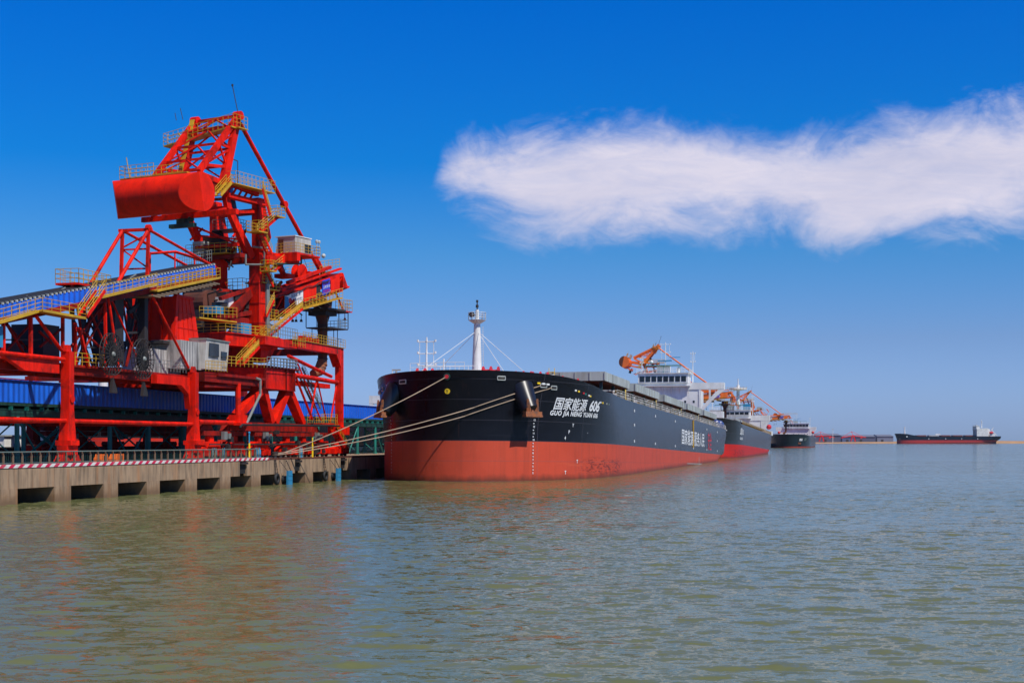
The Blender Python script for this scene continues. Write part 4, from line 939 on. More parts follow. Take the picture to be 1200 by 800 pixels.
# zigzag stairs down the column
def ustair(p, q, nm='tower_stair', w=.85):
    g = MB(); r_ = MB(); sd_ = (V(*q) - V(*p)); side = V(-sd_.y, sd_.x, 0)
    g.stairs(p, q, w, side=side, rails=r_); o = up(g, nm, 'red'); r_.build('railing', 'yellow', o)
def uland(x0_, x1_, y0_, y1_, z_, nm='landing'):
    g = MB(); g.box(x0_, x1_, y0_, y1_, z_ - .14, z_); r_ = MB(); r_.rail([(x1_, y0_, z_), (x1_, y1_, z_), (x0_, y1_, z_), (x0_, y0_, z_), (x1_, y0_, z_)], 1.2, .8, .04); o = up(g, nm, 'yellow'); r_.build('railing', 'yellow', o)
S1, S2 = U(308, 222, 4.6), U(317, 253, 5.4); S3, S4 = U(304, 272, 5.0), U(316, 298, 5.2)
ustair(S2, S1); uland(4.4, 6.4, S2.y, S2.y + 1.6, S2.z)
ustair(S3, S2 + V(.4, .8, 0)); uland(4.0, 5.8, S3.y - 1.2, S3.y + .6, S3.z); ustair(S4, S3)
# operator cabin on its arm
c = U(346, 296, 6.2); ct = U(346, 276.5, 6.2)
cx0, cy1 = c.x - 2.9, c.y + 3.4
g = MB(); g.hexa([(cx0, c.y, c.z), (c.x, c.y, c.z), (c.x, cy1, c.z), (cx0, cy1, c.z), (cx0 + .3, c.y, ct.z), (c.x, c.y, ct.z), (c.x, cy1 - .1, ct.z - .1), (cx0 + .3, cy1 - .1, ct.z - .1)])
cab = up(g, 'operator_cabin', 'cabinw')
hh = ct.z - c.z
g = MB(); g.box(cx0 + .45, cx0 + 1.15, c.y - .04, c.y + .02, c.z + .1, c.z + hh * .85); g.build('door', 'rust', cab)
g = MB(); g.box(c.x - .02, c.x + .04, c.y + 2.0, cy1 - .15, c.z + .25, c.z + hh * .62); g.build('window', 'glass', cab)
g = MB(); g.box(cx0 - .1, c.x + .08, c.y - .1, cy1, ct.z, ct.z + .1); g.build('roof', 'white', cab)
g = MB(); g.box(3.6, c.x + .9, c.y - .9, c.y - .2, c.z - 1.1, c.z - .1); g.box(cx0 - .6, c.x + .7, c.y - .8, cy1 + .9, c.z - .25, c.z - .05); g.prism([(3.9, sc_, c.z - 1.7), (3.9, c.y + 1, c.z - .2), (3.9, sc_, c.z - .1)], (.6, 0, 0)); g.bar((4.2, sc_ + .5, c.z - 1.2), (c.x - .6, c.y + 1.2, c.z - .6), .9, 1.0); up(g, 'cabin_bracket', 'red')
r_ = MB(); r_.rail([(3.9, c.y - .8, c.z), (c.x + .7, c.y - .8, c.z), (c.x + .7, cy1 + .9, c.z), (cx0 - .6, cy1 + .9, c.z)], 1.1, .8, .04); up(r_, 'cabin_railing', 'yellow')
g = MB()
for yy in (cy1 + .3, cy1 + .8): g.tube((c.x + .6, yy, c.z), (c.x + .6, yy, c.z + 2.0), .05); g.lathe((c.x + .6, yy, c.z + 1.6), [(.16, 0), (.2, .25), (.05, .4)], 8)
g.lathe((c.x + .9, cy1 + 1.0, c.z + .1), [(.12, 0), (.3, .35)], 10, 'y'); up(g, 'floodlight', 'lgrey')
g = MB(); g.path([U(322, 309, 5.4), U(353, 309, 5.4), U(353, 301, 5.4)], .12); up(g, 'cabin_pipe', 'dgreen')
# stair cabin -> mid platform
X1, X2 = U(342, 298, 4.8), U(318, 318, 4.8); ustair(X2, X1); uland(4.2, 5.6, X2.y - 1.4, X2.y, X2.z)
# ---- boom
BT = 2.1
B0t, B0b = U(318, 349, BT), U(318, 369, BT); B1t, B1b = U(396, 323, BT), U(396, 343, BT)
bz = lambda s, top: (B0t.z + (B1t.z - B0t.z) * (s - B0t.y) / (B1t.y - B0t.y)) - (0 if top else 2.0)
bs0, bs1 = -1.0, B1t.y + .8
g = MB()
for t in (BT, -BT):
    for tp in (True, False): g.bar((t, bs0, bz(bs0, tp)), (t, bs1, bz(bs1, tp)), .4, .5)
    s = bs0; k = 0
    while s < bs1 - 1.5:
        g.bar((t, s, bz(s, True)), (t, s, bz(s, False)), .28); g.bar((t, s, bz(s, k % 2 == 0)), (t, s + 2.2, bz(s + 2.2, k % 2 == 1)), .2); s += 2.2; k += 1
s = bs0
while s < bs1: g.bar((-BT, s, bz(s, False)), (BT, s, bz(s, False)), .25); g.bar((-BT, s, bz(s, True)), (BT, s, bz(s, True)), .2); s += 2.2
up(g, 'boom', 'red')
g = MB(); g.bar((0, bs0, bz(bs0, True) - .5), (0, bs1, bz(bs1, True) - .5), 3.0, .5); up(g, 'boom_belt', 'dark')
g = MB(); g.prism([(BT + .3, bs1, bz(bs1, True) + .2), (BT + .3, U(406, 338, BT).y, U(406, 337, BT).z), (BT + .3, bs1, bz(bs1, False) + .2)], (-4.6, 0, 0)); g.bar((BT, U(398, 338, BT).y, U(398, 338, BT).z - .3), (BT, U(409, 336, BT).y, U(409, 336, BT).z), .2); up(g, 'boom_tip', 'red')
g = MB(); g.bar((BT + .25, B0t.y, bz(B0t.y, True) + .7), (BT + .25, bs1 - .6, bz(bs1, True) + .7), .5, .25); g.bar((BT + .25, U(335, 330, BT).y, bz(U(335, 330, BT).y, True) + 1.3), (BT + .25, U(385, 318, BT).y, bz(U(385, 318, BT).y, True) + 1.5), .5, .4); up(g, 'boom_top_chord', 'red')
# plates and banner on the boom's side
def plate(x0p, x1p, m, nm, up_=.0, lo=2.0, off=.32):
    s0_, s1_ = U(x0p, 340, BT).y, U(x1p, 340, BT).y
    g = MB(); x = BT + off
    g.hexa([(x, s0_, bz(s0_, True) - lo), (x + .04, s0_, bz(s0_, True) - lo), (x + .04, s1_, bz(s1_, True) - lo), (x, s1_, bz(s1_, True) - lo),
            (x, s0_, bz(s0_, True) - up_), (x + .04, s0_, bz(s0_, True) - up_), (x + .04, s1_, bz(s1_, True) - up_), (x, s1_, bz(s1_, True) - up_)])
    return up(g, nm, m), s0_, s1_
o, s0_, s1_ = plate(331, 352.5, 'white', 'banner', .25, 1.9)
def side_text(o, body, s_a, z_a, size, m, x, slope, shear=0, bold=0, nm='lettering'):
    vs, fs = text_mesh(body, size, shear, 0, bold); g = MB()
    g.add([(x, s_a + v.x, z_a + v.x * slope + v.y) for v in vs], fs); return g.build(nm, m, o)
slp = (B1t.z - B0t.z) / (B1t.y - B0t.y)
side_text(o, '国家能源', s0_ + (s1_ - s0_) * .33, bz(s0_ + 1.5, True) - .8, .52, 'navy', BT + .38, slp)
side_text(o, '安全高效 绿色港口', s0_ + (s1_ - s0_) * .33, bz(s0_ + 1.5, True) - 1.35, .3, 'navy', BT + .38, slp)
g = MB(); g.prism([(BT + .375, s0_, bz(s0_, True) - 1.9), (BT + .375, s0_ + 1.0, bz(s0_, True) - 1.85), (BT + .375, s0_ + .75, bz(s0_, True) - .3), (BT + .375, s0_, bz(s0_, True) - .3)], (.01, 0, 0)); g.build('blue_corner', 'bluepanel', o)
g = MB(); g.lathe((BT + .385, s0_ + 1.15, bz(s0_, True) - .75), [(.38, 0), (.38, .012)], 16, 'x'); g.build('red_emblem', 'letterred', o)
plate(353, 368, 'redflat', 'side_plate', .2, 1.9)
plate(385, 395.5, 'redflat', 'side_plate', .2, 1.9)
o, s0_, s1_ = plate(375, 384, 'bluesign', 'blue_sign', -.1, 1.9)
for k_, (m_, dz_) in enumerate((('letterred', .45), ('letter', .95), ('letterred', 1.5))):
    side_text(o, ('安全第一', '注意安全', '严禁烟火')[k_], s0_ + .15, bz(s0_, True) - dz_, .42, m_, BT + .38, slp)
g = MB(); g.box(BT - .1, BT + .2, U(369, 340, BT).y, U(374, 340, BT).y, bz(U(369, 340, BT).y, False) + .2, bz(U(369, 340, BT).y, True) - .2); up(g, 'dark_gap_fill', 'dark')  # dark plate painted in for the dark gap beside the sign
# lower walkway with yellow railing, brackets, pods
wa, wb = U(346, 364, 2.9), U(398, 349, 2.9)
g = MB(); g.bar(wa, wb, 1.0, .15); r_ = MB(); r_.rail([wa + V(.5, 0, 0), wb + V(.5, 0, 0)], 1.25, .8, .045); r_.rail([wa + V(-.5, 0, .0), wb + V(-.5, 0, 0)], 1.25, .8, .04); o = up(g, 'boom_walkway', 'yellow'); r_.build('railing', 'yellow', o)
g = MB(); g.prism([U(334, 367, 2.6), U(345, 350, 2.6), U(347, 362, 2.6), U(372, 357, 2.6), U(372, 359, 2.6)], (-4.8, 0, 0)); up(g, 'boom_heel_plate', 'red')
g = MB(); wc, wd = U(362, 318, -1.5), U(398, 312, -1.5); r_ = MB(); r_.rail([U(334, 323, -1.), U(398, 313.5, -1.)], 1.2, .9, .04); up(r_, 'boom_top_railing', 'yellow')
r_ = MB(); r_.rail([U(375, 323, 2.5), U(387, 321, 2.5)], 1.2, .6, .04); up(r_, 'boom_top_railing', 'yellow')
g = MB(); w0 = U(351, 320, .8); g.lathe((w0.x - .5, w0.y, w0.z), [(1.15, 0), (1.15, .1), (.6, .12), (.6, .9), (1.15, .92), (1.15, 1.0)], 20, 'x'); g.box(w0.x - 1, w0.x + 1, w0.y + .8, w0.y + 3, w0.z - 1.2, w0.z + .3); up(g, 'boom_winch', 'red')
for px in (343, 347, 353): g = MB(); p = U(px, 367, 1.5); g.tube(p, p - V(0, 0, .8), .04); g.lathe(p - V(0, 0, 1.1), [(.2, 0), (.14, .3)], 8); up(g, 'hanging_lamp', 'dark')
g = MB(); g.tube(U(360, 313, .8), U(355, 300, 5.4), .03); up(g, 'hoist_wire', 'dark')
# clutter of platforms where boom meets tower
for (pa_, pb_, t) in (((306, 355), (322, 349), 3.6), ((310, 372), (326, 368), 3.4), ((316, 338), (328, 335), 3.4), ((308, 330), (318, 332), 4.2)):
    a_, b_ = U(*pa_, t), U(*pb_, t); b_.z = a_.z; g = MB(); g.box(1.5, t, a_.y, b_.y, a_.z - .12, a_.z); r_ = MB(); r_.rail([(t, a_.y, a_.z), (t, b_.y, b_.z)], 1.1, .7, .04); r_.rail([(t, b_.y, a_.z), (1.5, b_.y, b_.z)], 1.1, .7, .04); o = up(g, 'tower_platform', 'yellow'); r_.build('railing', 'yellow', o)
ustair(U(317, 336, 3.9), U(307, 313, 3.9)); ustair(U(309, 371, 3.9), U(318, 352, 3.9))
g = MB(); 
for a_, b_, w in (((312, 318), (330, 352), .4), ((314, 350), (330, 330), .3), ((305, 315), (322, 365), .5), ((312, 378), (336, 352), .35), ((324, 300), (332, 322), .5), ((326, 302), (334, 324), .35)): g.bar(U(*a_, 1.8), U(*b_, 1.8), w); g.bar(U(*a_, -1.8), U(*b_, -1.8), w)
up(g, 'heel_truss', 'red_soot_shade')
g = MB(); g.tube(U(322, 306, 3.), U(333, 322, 3.), .32, n=8); g.box(2, 4, U(329, 322, 3.).y, U(338, 322, 3.).y, U(333, 324, 3.).z - .2, U(333, 324, 3.).z + .3); up(g, 'boom_strut', 'red')
g = MB(); p = U(318, 360, 3.0); g.box(-2, 2.4, p.y - 1.8, p.y + 1.6, p.z - .8, p.z + 1.6); p = U(322, 345, 1.5); g.box(-1.5, 1.6, p.y - 1, p.y + 1.4, p.z - .5, p.z + 1); up(g, 'drive_housing', 'dark')
# stay pipe
a_, b_ = V(3.2, AP.y + .4, AP.z - .8), U(376, 319, 1.6); a_stay, b_stay = a_.copy(), b_.copy()
g = MB(); mid = a_.lerp(b_, .52); g.tube(a_, b_, .26, n=10); g.lathe(mid - V(.35, 0, 0), [(.42, 0), (.42, .7)], 10, 'x'); g.tube(b_ - V(0, 1.2, -1.6), b_ + V(0, 1.0, -.6), .4, n=8); up(g, 'boom_stay', 'red')
# long yellow stairs down to the portal
G1, G2, G3 = U(351, 362, 4.4), U(312, 394, 4.6), U(281, 427, 5.2)
for a_, b_ in ((G2, G1), (G3, G2)):
    g = MB(); r_ = MB(); g.stairs(a_, b_, 1.0, side=(1, 0, 0), rails=r_); r_.rail([a_ + V(.5, 0, .3), b_ + V(.5, 0, .3)], .5, 1.0, .05, 2); o = up(g, 'access_stair', 'red'); r_.build('railing', 'yellow', o)
uland(2.8, 5.4, G2.y - 1.0, G2.y + 1.2, G2.z)
g = MB(); p = U(313, 398, 3.6); g.prism([(3.6, p.y - 1, p.z), (3.6, p.y + 2.6, p.z + .2), (3.6, p.y + .2, p.z - 2.8), (3.6, p.y - 1.4, p.z - 2.8)], (-1.2, 0, 0)); up(g, 'stair_bracket', 'red')
# rear transfer machinery: hoppers, pulleys, cabinets
p0, p1 = U(229, 344, 0), U(262, 372, 0)
g = MB(); c_ = U(246, 355, 0); g.lathe((-3.0, c_.y, c_.z), [(1.55, 0), (1.55, 3.2)], 18, 'x'); up(g, 'transfer_drum', 'rust')
g = MB(); c2 = U(263, 349, .5); g.lathe((-.5, c2.y, c2.z), [(1.0, 0), (1.2, .4), (1.0, 1.8)], 16, 'x'); up(g, 'head_pulley', 'red_soot_shade')
g = MB(); g.box(-4.6, .6, c_.y - 1.6, c_.y + 2.2, c_.z - 3.6, c_.z - .9); g.box(-3.4, -.4, c_.y - .9, c_.y + .8, c_.z + .9, c_.z + 3.6); g.box(-2.2, .6, c_.y - 2.4, c_.y - 1.4, c_.z - 3.0, c_.z - 1.6); g.bar((0, c_.y + 1, c_.z - 2.4), (0, sc_ + 1, c_.z - 1.5), 2.6, 1.4); up(g, 'transfer_chute', 'dark')
g = MB(); r0, r1 = U(258, 350, 2.4), U(296, 337, 2.4); g.bar(r0, r1, .5, .4); g.bar(U(262, 352, -1.8), U(296, 339, -1.8), .5, .4); g.bar(U(272, 365, 2.6), U(292, 343, 2.6), .8, .9); g.bar(U(252, 373, 2.6), U(296, 366, 2.6), .6, .5); g.box(-2.6, 2.8, U(270, 376, 2.8).y, U(292, 376, 2.8).y, U(270, 378, 2.8).z, U(270, 370, 2.8).z); up(g, 'tail_frame', 'red_soot_shade')
g = MB(); p = U(266, 356, 1.4); g.box(.2, 2.2, p.y - .7, p.y + .6, p.z - .5, p.z + .8); p = U(267, 363, 1.4); g.box(.6, 2.2, p.y - .5, p.y + .5, p.z - .5, p.z + .4); up(g, 'tail_cabinet', 'white')
g = MB(); p = U(254, 363, 1.8); g.box(.6, 2.4, p.y - 1.0, p.y + .5, p.z - .5, p.z + .4); p = U(286, 384, 3.0); g.box(1.6, 3.4, p.y - 1.1, p.y + .9, p.z - 1.0, p.z + .5); up(g, 'blue_motor', 'bluepanel')
g = MB(); g.box(1.2, 3.2, U(232, 372, 3).y, U(276, 372, 3).y, U(250, 373.5, 3).z - .15, U(250, 373.5, 3).z); r_ = MB(); r_.rail([(3.2, U(232, 372, 3).y, U(250, 373.5, 3).z), (3.2, U(276, 372, 3).y, U(250, 373.5, 3).z + .4)], 1.2, .8, .04); o = up(g, 'tail_walkway', 'yellow'); r_.build('railing', 'yellow', o)
g = MB(); g.rail([U(262, 347, -1.5), U(273, 345, -1.5)], 1.2, .6, .04); p = Us(262, 326, U(262, 330, -1.).y); g.box(-1.8, 1.2, p.y - .5, p.y + .5, p.z - 4, p.z - 3.8); up(g, 'head_railing', 'yellow')
p = U(256, 330, -1.5); g = MB(); g.box(-2.4, -.6, p.y - .8, p.y + .6, p.z - 2, zm - .4); up(g, 'hanging_column', 'red')
g = MB(); g.box(-1.8, 1.9, p.y + .3, p.y + 3.2, p.z - 1.15, p.z - 1.0); r_ = MB(); r_.rail([(-1.8, p.y + .3, p.z - 1.), (1.9, p.y + .3, p.z - 1.), (1.9, p.y + 3.2, p.z - 1.)], 1.3, .8, .04); o = up(g, 'transfer_platform', 'red_soot_shade'); r_.build('railing', 'yellow', o)
g = MB(); g.box(-1.8, 1.6, p.y - 2.5, p.y - .5, p.z - 4.8, p.z - 1.6); up(g, 'discharge_hood', 'dark')
rnd = random.Random(4)
g = MB()
for i in range(26):
    x_, y_, z_ = rnd.uniform(-2.8, 2.3), rnd.uniform(sc_ - 6.0, sc_ - .6), rnd.uniform(plz + .3, zm - 4.4); w_ = rnd.uniform(.3, .9)
    g.box(x_ - w_, x_ + w_ * .8, y_ - w_ * .8, y_ + w_, z_ - w_ * .7, z_ + w_ * .6)
g.box(-2.2, 1.8, sc_ - 5.6, sc_ - .8, plz + 2.2, plz + 2.5); g.box(-1.8, -1.3, sc_ - 4, sc_ - 3.4, plz + .2, zm - 4.2); up(g, 'dark_clutter', 'dark')  # random dark boxes added for dark contrast behind the near column
g = MB()
for i in range(14):
    y_ = rnd.uniform(sc_ - 6, sc_ + 2); z_ = rnd.uniform(plz + .5, zm - 1); g.tube((rnd.uniform(-2.6, 2.6), y_, z_), (rnd.uniform(-2.6, 2.6), y_ + rnd.uniform(-1, 3), z_ + rnd.uniform(-1.5, 2.5)), .1, n=6)
up(g, 'pipework', 'dark')
g = MB(); s = 2.0
while s < bs1 - 2:
    g.box(-1.5, 1.6, s, s + 1.3, bz(s, False) - .9, bz(s, False) - .3); g.bar((1.7, s, bz(s, False) - .4), (1.7, s + 1.8, bz(s, False) - 1.1), .12); s += 2.1
up(g, 'return_roller_box', 'dark')
g = MB(); g.path([V(BT + .5, s_q, bz(s_q, True) - .1 + .12 * math.sin(s_q * 2.2)) for s_q in [2 + .6 * i for i in range(26)]], .07, 6); up(g, 'boom_cable', 'black'); g = MB(); g.path([V(BT + .45, s_q, bz(s_q, False) + .15 + .1 * math.sin(s_q * 3)) for s_q in [1 + .6 * i for i in range(28)]], .08, 6); up(g, 'boom_cable', 'black')
for t in (3.2, -3.2):
    g = MB(); g.box(t + .3, t + .52, sc_ - .75, sc_ - .45, zm + 1, zA - .3)
    for zz_ in [plz + 1.6 + 2.4 * i for i in range(8)]:
        if zz_ < zm - 1: up(MB().box(t - .80, t + .80, sc_ - .95, sc_ + 1.05, zz_, zz_ + .07), 'column_flange', 'red_soot_shade')
    up(g, 'column_cable', 'red_soot_shade')
# ---- spout at the boom's end
cs = U(378, 370, 0); z0_ = U(378, 362, 0).z
g = MB(); z1_ = U(378, 378, 0).z; z2_ = U(378, 424, 0).z
g.lathe((0, cs.y, 0), [(.62, z2_), (.66, z1_ - 1.2), (.7, z1_), (1.15, z0_ - .4), (1.3, z0_ + 1.0)], 18); smooth_by_angle(up(g, 'spout', 'rust'))
g = MB(); zz_ = z1_
for i in range(7):
    z_ = z1_ + (z2_ - z1_) * (i + .5) / 7; g.lathe((0, cs.y, z_), [(.74, 0), (.74, .1)], 16)
up(g, 'spout_ring', 'dark')
e0 = V(0, cs.y, z2_); e1_ = U(375, 434, 0); e1_.x = -.1; e2_ = U(369, 438, 0)
g = MB(); g.tube(e0 + V(0, 0, .2), e1_, .66, .72, 16); g.tube(e1_, U(367, 438, 0), .72, .55, 14)
for k_ in (.2, .55, .9): c = e0.lerp(e1_, k_); g.tube(c, c - V(0, .05, .16), .76, .76, 14)
up(g, 'spout_spoon', 'orust')
g = MB(); zh = U(378, 364, 0).z; g.box(-2.2, 2.4, cs.y - 2.3, cs.y + 2.0, zh - .1, zh + .15); g.box(-1.4, 1.4, cs.y - 1.3, cs.y + 1.3, zh - .7, zh - .1); up(g, 'spout_frame', 'dark')
g = MB(); zl = U(378, 384, 0).z; g.box(-1.6, 1.8, cs.y - 1.5, cs.y + 3.4, zl - .15, zl)
for (x, y) in ((-1.6, cs.y + 3.4), (1.8, cs.y + 3.4), (1.8, cs.y + 1.2), (-1.6, cs.y - 1.5), (1.8, cs.y - 1.5)): g.tube((x, y, zl), (x, y, zh), .06)
r_ = MB(); r_.rail([(1.8, cs.y + .9, zl), (1.8, cs.y + 3.4, zl), (-1.6, cs.y + 3.4, zl), (-1.6, cs.y + .9, zl)], 1.2, .6, .04); r_.rail([(1.8, cs.y + 1.4, zl + 2.2), (1.8, cs.y + 3.4, zl + 2.2)], 1.2, .6, .04); g.box(0, 1.8, cs.y + 1.2, cs.y + 3.4, zl + 2.1, zl + 2.2)
o = up(g, 'spout_platform', 'dark'); r_.build('railing', 'grey', o)
for x, y in ((1.0, cs.y - 1.3), (1.1, cs.y + 1.9), (-1.0, cs.y - 1.0), (.9, cs.y + 1.3)): g = MB(); g.tube((x, y, zl), (x, y, zl - 3.4), .05); up(g, 'guide_rod', 'dark')
wz0 = U(398, 364, 1.5)
g = MB(); g.box(0, 2.2, wz0.y - 2.2, wz0.y + 2.0, wz0.z - .15, wz0.z); g.bar((1, wz0.y + 1.8, wz0.z), (1, wz0.y - 1, wz0.z + 3.4), .2); g.tube((1, wz0.y + 2, wz0.z), (1, wz0.y + 2, wz0.z - .8), .05); g.lathe((1, wz0.y + 2, wz0.z - 1.1), [(.2, 0), (.14, .3)], 8); r_ = MB(); r_.rail([(2.2, wz0.y - 2, wz0.z), (2.2, wz0.y + 2, wz0.z), (0, wz0.y + 2, wz0.z)], 1.5, .7, .04); o = up(g, 'tip_platform', 'red'); r_.build('railing', 'yellow', o)
tag(ld, 'tall red ship loader in the foreground with a long round counterweight and white operator cabin', 'ship loader', 'ship loaders along the quay')

# the two further loaders, boom swung out over their ships
def swap(o, a, b):
    for ch in [o] + list(o.children_recursive):
        if ch.type != 'MESH': continue
        for i, s_ in enumerate(ch.material_slots):
            if s_.material and s_.material.name.startswith(a): s_.link = 'OBJECT'; s_.material = b
for (la_, slew, lab) in ((549.0, -100, 'orange ship loader beyond the first ship, its round counterweight showing above the hatches'),
                        (1058.0, -98, 'smallest and farthest orange ship loader, reaching over the bow of the third ship')):
    c = copy_tree(ld); c.location = world(la_, LB, DZ)
    rz_ = R(slew) + TH; RZ = Matrix.Rotation(rz_, 3, 'Z'); P0, Q0 = V(0, HG.y, HG.z), V(0, 0, bz(0, False) + 1)
    fr, br, ks = R(-22), R(-7), 1.32
    rot = lambda p, o_, f_, k_=1: o_ + Matrix.Rotation(f_, 3, 'X') @ V(p.x - o_.x, (p.y - o_.y) * k_, p.z - o_.z)
    for ch in list(c.children):
        k_ = ch.get('slews')
        if not k_: continue
        ch.rotation_euler = (0, 0, rz_)
        if k_ == 2: ch.rotation_euler = (fr, 0, rz_); ch.location = RZ @ (P0 - Matrix.Rotation(fr, 3, 'X') @ P0)
        if k_ == 3: ch.rotation_euler = (br, 0, rz_); ch.scale = (1, ks, 1); ch.location = RZ @ (Q0 - Matrix.Rotation(br, 3, 'X') @ V(0, Q0.y * ks, Q0.z))
        if k_ == 4: ch.location = RZ @ (rot(cs, Q0, br, ks) - cs)
        if k_ == 5: bpy.data.objects.remove(ch)
    g = MB(); g.tube(rot(a_stay, P0, fr), rot(b_stay, Q0, br, ks), .3, n=8); o = g.build('boom_stay', 'orange', c, rz=rz_)
    c['label'] = lab
    swap(c, 'red_paint', M['orange'])
# stretch the boom of the copies? (their stays already reach out)

# ================================================================== SHIPS
def hull_mat(name, black, red, zred, seam=True, sag=True):
    m = bpy.data.materials.new(name); m.use_nodes = True; nt = m.node_tree; n = nt.nodes; l = nt.links; bs = n['Principled BSDF']
    tcn = n.new('ShaderNodeTexCoord'); s_ = n.new('ShaderNodeSeparateXYZ'); l.new(tcn.outputs['Object'], s_.inputs[0])
    def mth(op, a, b=None, cl=False):
        x = n.new('ShaderNodeMath'); x.operation = op; x.use_clamp = cl
        for i, q in enumerate((a, b)):
            if q is None: continue
            if isinstance(q, (int, float)): x.inputs[i].default_value = q
            else: l.new(q, x.inputs[i])
        return x.outputs[0]
    def nz(sc, v, det=5, rough=.6):
        mp = n.new('ShaderNodeMapping'); mp.inputs['Scale'].default_value = v; l.new(tcn.outputs['Object'], mp.inputs[0])
        x = n.new('ShaderNodeTexNoise'); x.inputs['Scale'].default_value = sc; x.inputs['Detail'].default_value = det; x.inputs['Roughness'].default_value = rough
        l.new(mp.outputs[0], x.inputs[0]); return x.outputs[0]
    def mix(f, a, b):
        x = n.new('ShaderNodeMix'); x.data_type = 'RGBA'; l.new(f, x.inputs[0])
        for i, q in ((6, a), (7, b)):
            if isinstance(q, tuple): x.inputs[i].default_value = (*q, 1)
            else: l.new(q, x.inputs[i])
        return x.outputs[2]
    def mr(v, a, b, c=0, d=1):
        x = n.new('ShaderNodeMapRange'); l.new(v, x.inputs[0])
        for i, q in enumerate((a, b, c, d)): x.inputs[i + 1].default_value = q
        return x.outputs[0]
    blot = nz(.25, (1, 1, 1.6)); streak = nz(1.1, (1, 1, .07)); hor = nz(.5, (.12, .12, 3))
    bl = mix(mr(blot, .5, .75, 0, .55), black, tuple(c * 1.6 + .003 for c in black))
    bl = mix(mr(streak, .55, .8, 0, .35), bl, tuple(c * 2.0 + .005 for c in black))
    bl = mix(mr(hor, .62, .72, 0, .35), bl, tuple(c * 2.2 + .008 for c in black))
    rd = mix(mr(blot, .35, .7, 0, .55), red, tuple(c * .8 for c in red))
    rd = mix(mr(streak, .5, .78, 0, .6), rd, (red[0] * .55, red[1] * .7, red[2] * .8))
    rd = mix(mr(hor, .6, .72, 0, .3), rd, (min(1, red[0] * 1.25), red[1] * 2.2, red[2] * 2.2))
    # growth and scum along the water line (the hull floats trimmed, so it follows the trim), scuffs
    al = mth('SUBTRACT', s_.outputs[2], mth('MULTIPLY', s_.outputs[1], .0177))
    lw = mth('ADD', al, mth('MULTIPLY', mth('SUBTRACT', nz(.8, (1, 1, .4)), .5), 1.2))
    rd = mix(mth('MULTIPLY', mr(lw, .9, .1), .75), rd, (.075, .035, .02))
    scuff = mth('MULTIPLY', mr(nz(1.5, (1, .5, 2.6), 8, .7), .49, .58), mth('MULTIPLY', mr(s_.outputs[1], 14, 20), mr(s_.outputs[1], 38, 32)))
    scuff = mth('MULTIPLY', scuff, mth('MULTIPLY', mr(s_.outputs[2], .5, 1.3), mr(s_.outputs[2], 3.4, 2.6)))
    rd = mix(mth('MULTIPLY', scuff, .8), rd, (.05, .012, .012))
    run = nz(1.0, (1.3, 1.3, .035), 6, .75); rg = mr(run, .60, .72)
    rg = mth('MULTIPLY', rg, mr(nz(.22, (1, 1, .5), 3), .45, .62))
    rd = mix(mth('MULTIPLY', rg, .55), rd, (.16, .035, .018)); bl = mix(mth('MULTIPLY', rg, .45), bl, (.10, .04, .025))
    rd = mix(mth('MULTIPLY', mr(nz(2.2, (1, 1, .8), 9, .8), .60, .68), .35), rd, (.62, .22, .16))
    edge = mth('ADD', s_.outputs[2], mth('MULTIPLY', mth('SUBTRACT', nz(2, (1, 1, .2)), .5), .04))
    isb = mth('GREATER_THAN', edge, zred)
    col = mix(isb, rd, bl); 
    # butts and seams of the shell plating: thin weld lines
    fz = mth('FRACT', mth('DIVIDE', s_.outputs[2], 2.55)); fy = mth('FRACT', mth('DIVIDE', mth('ADD', s_.outputs[1], 3.3), 9.6))
    ln = mth('MAXIMUM', mth('LESS_THAN', fz, .03), mth('LESS_THAN', fy, .010))
    col = mix(mth('MULTIPLY', ln, .28), col, (.11, .10, .12))
    l.new(col, bs.inputs['Base Color'])
    l.new(mr(isb, 0, 1, .55, .24), bs.inputs['Roughness']); bs.inputs['Specular IOR Level'].default_value = .22
    wv = nz(.55, (1, 1, 1), 2, .5); hb_ = mth('ADD', mth('MULTIPLY', wv, .06), mth('MULTIPLY', ln, .01))
    bp = n.new('ShaderNodeBump'); bp.inputs['Strength'].default_value = .45; bp.inputs['Distance'].default_value = 1.0
    l.new(hb_, bp.inputs['Height']); l.new(bp.outputs[0], bs.inputs['Normal']); return m

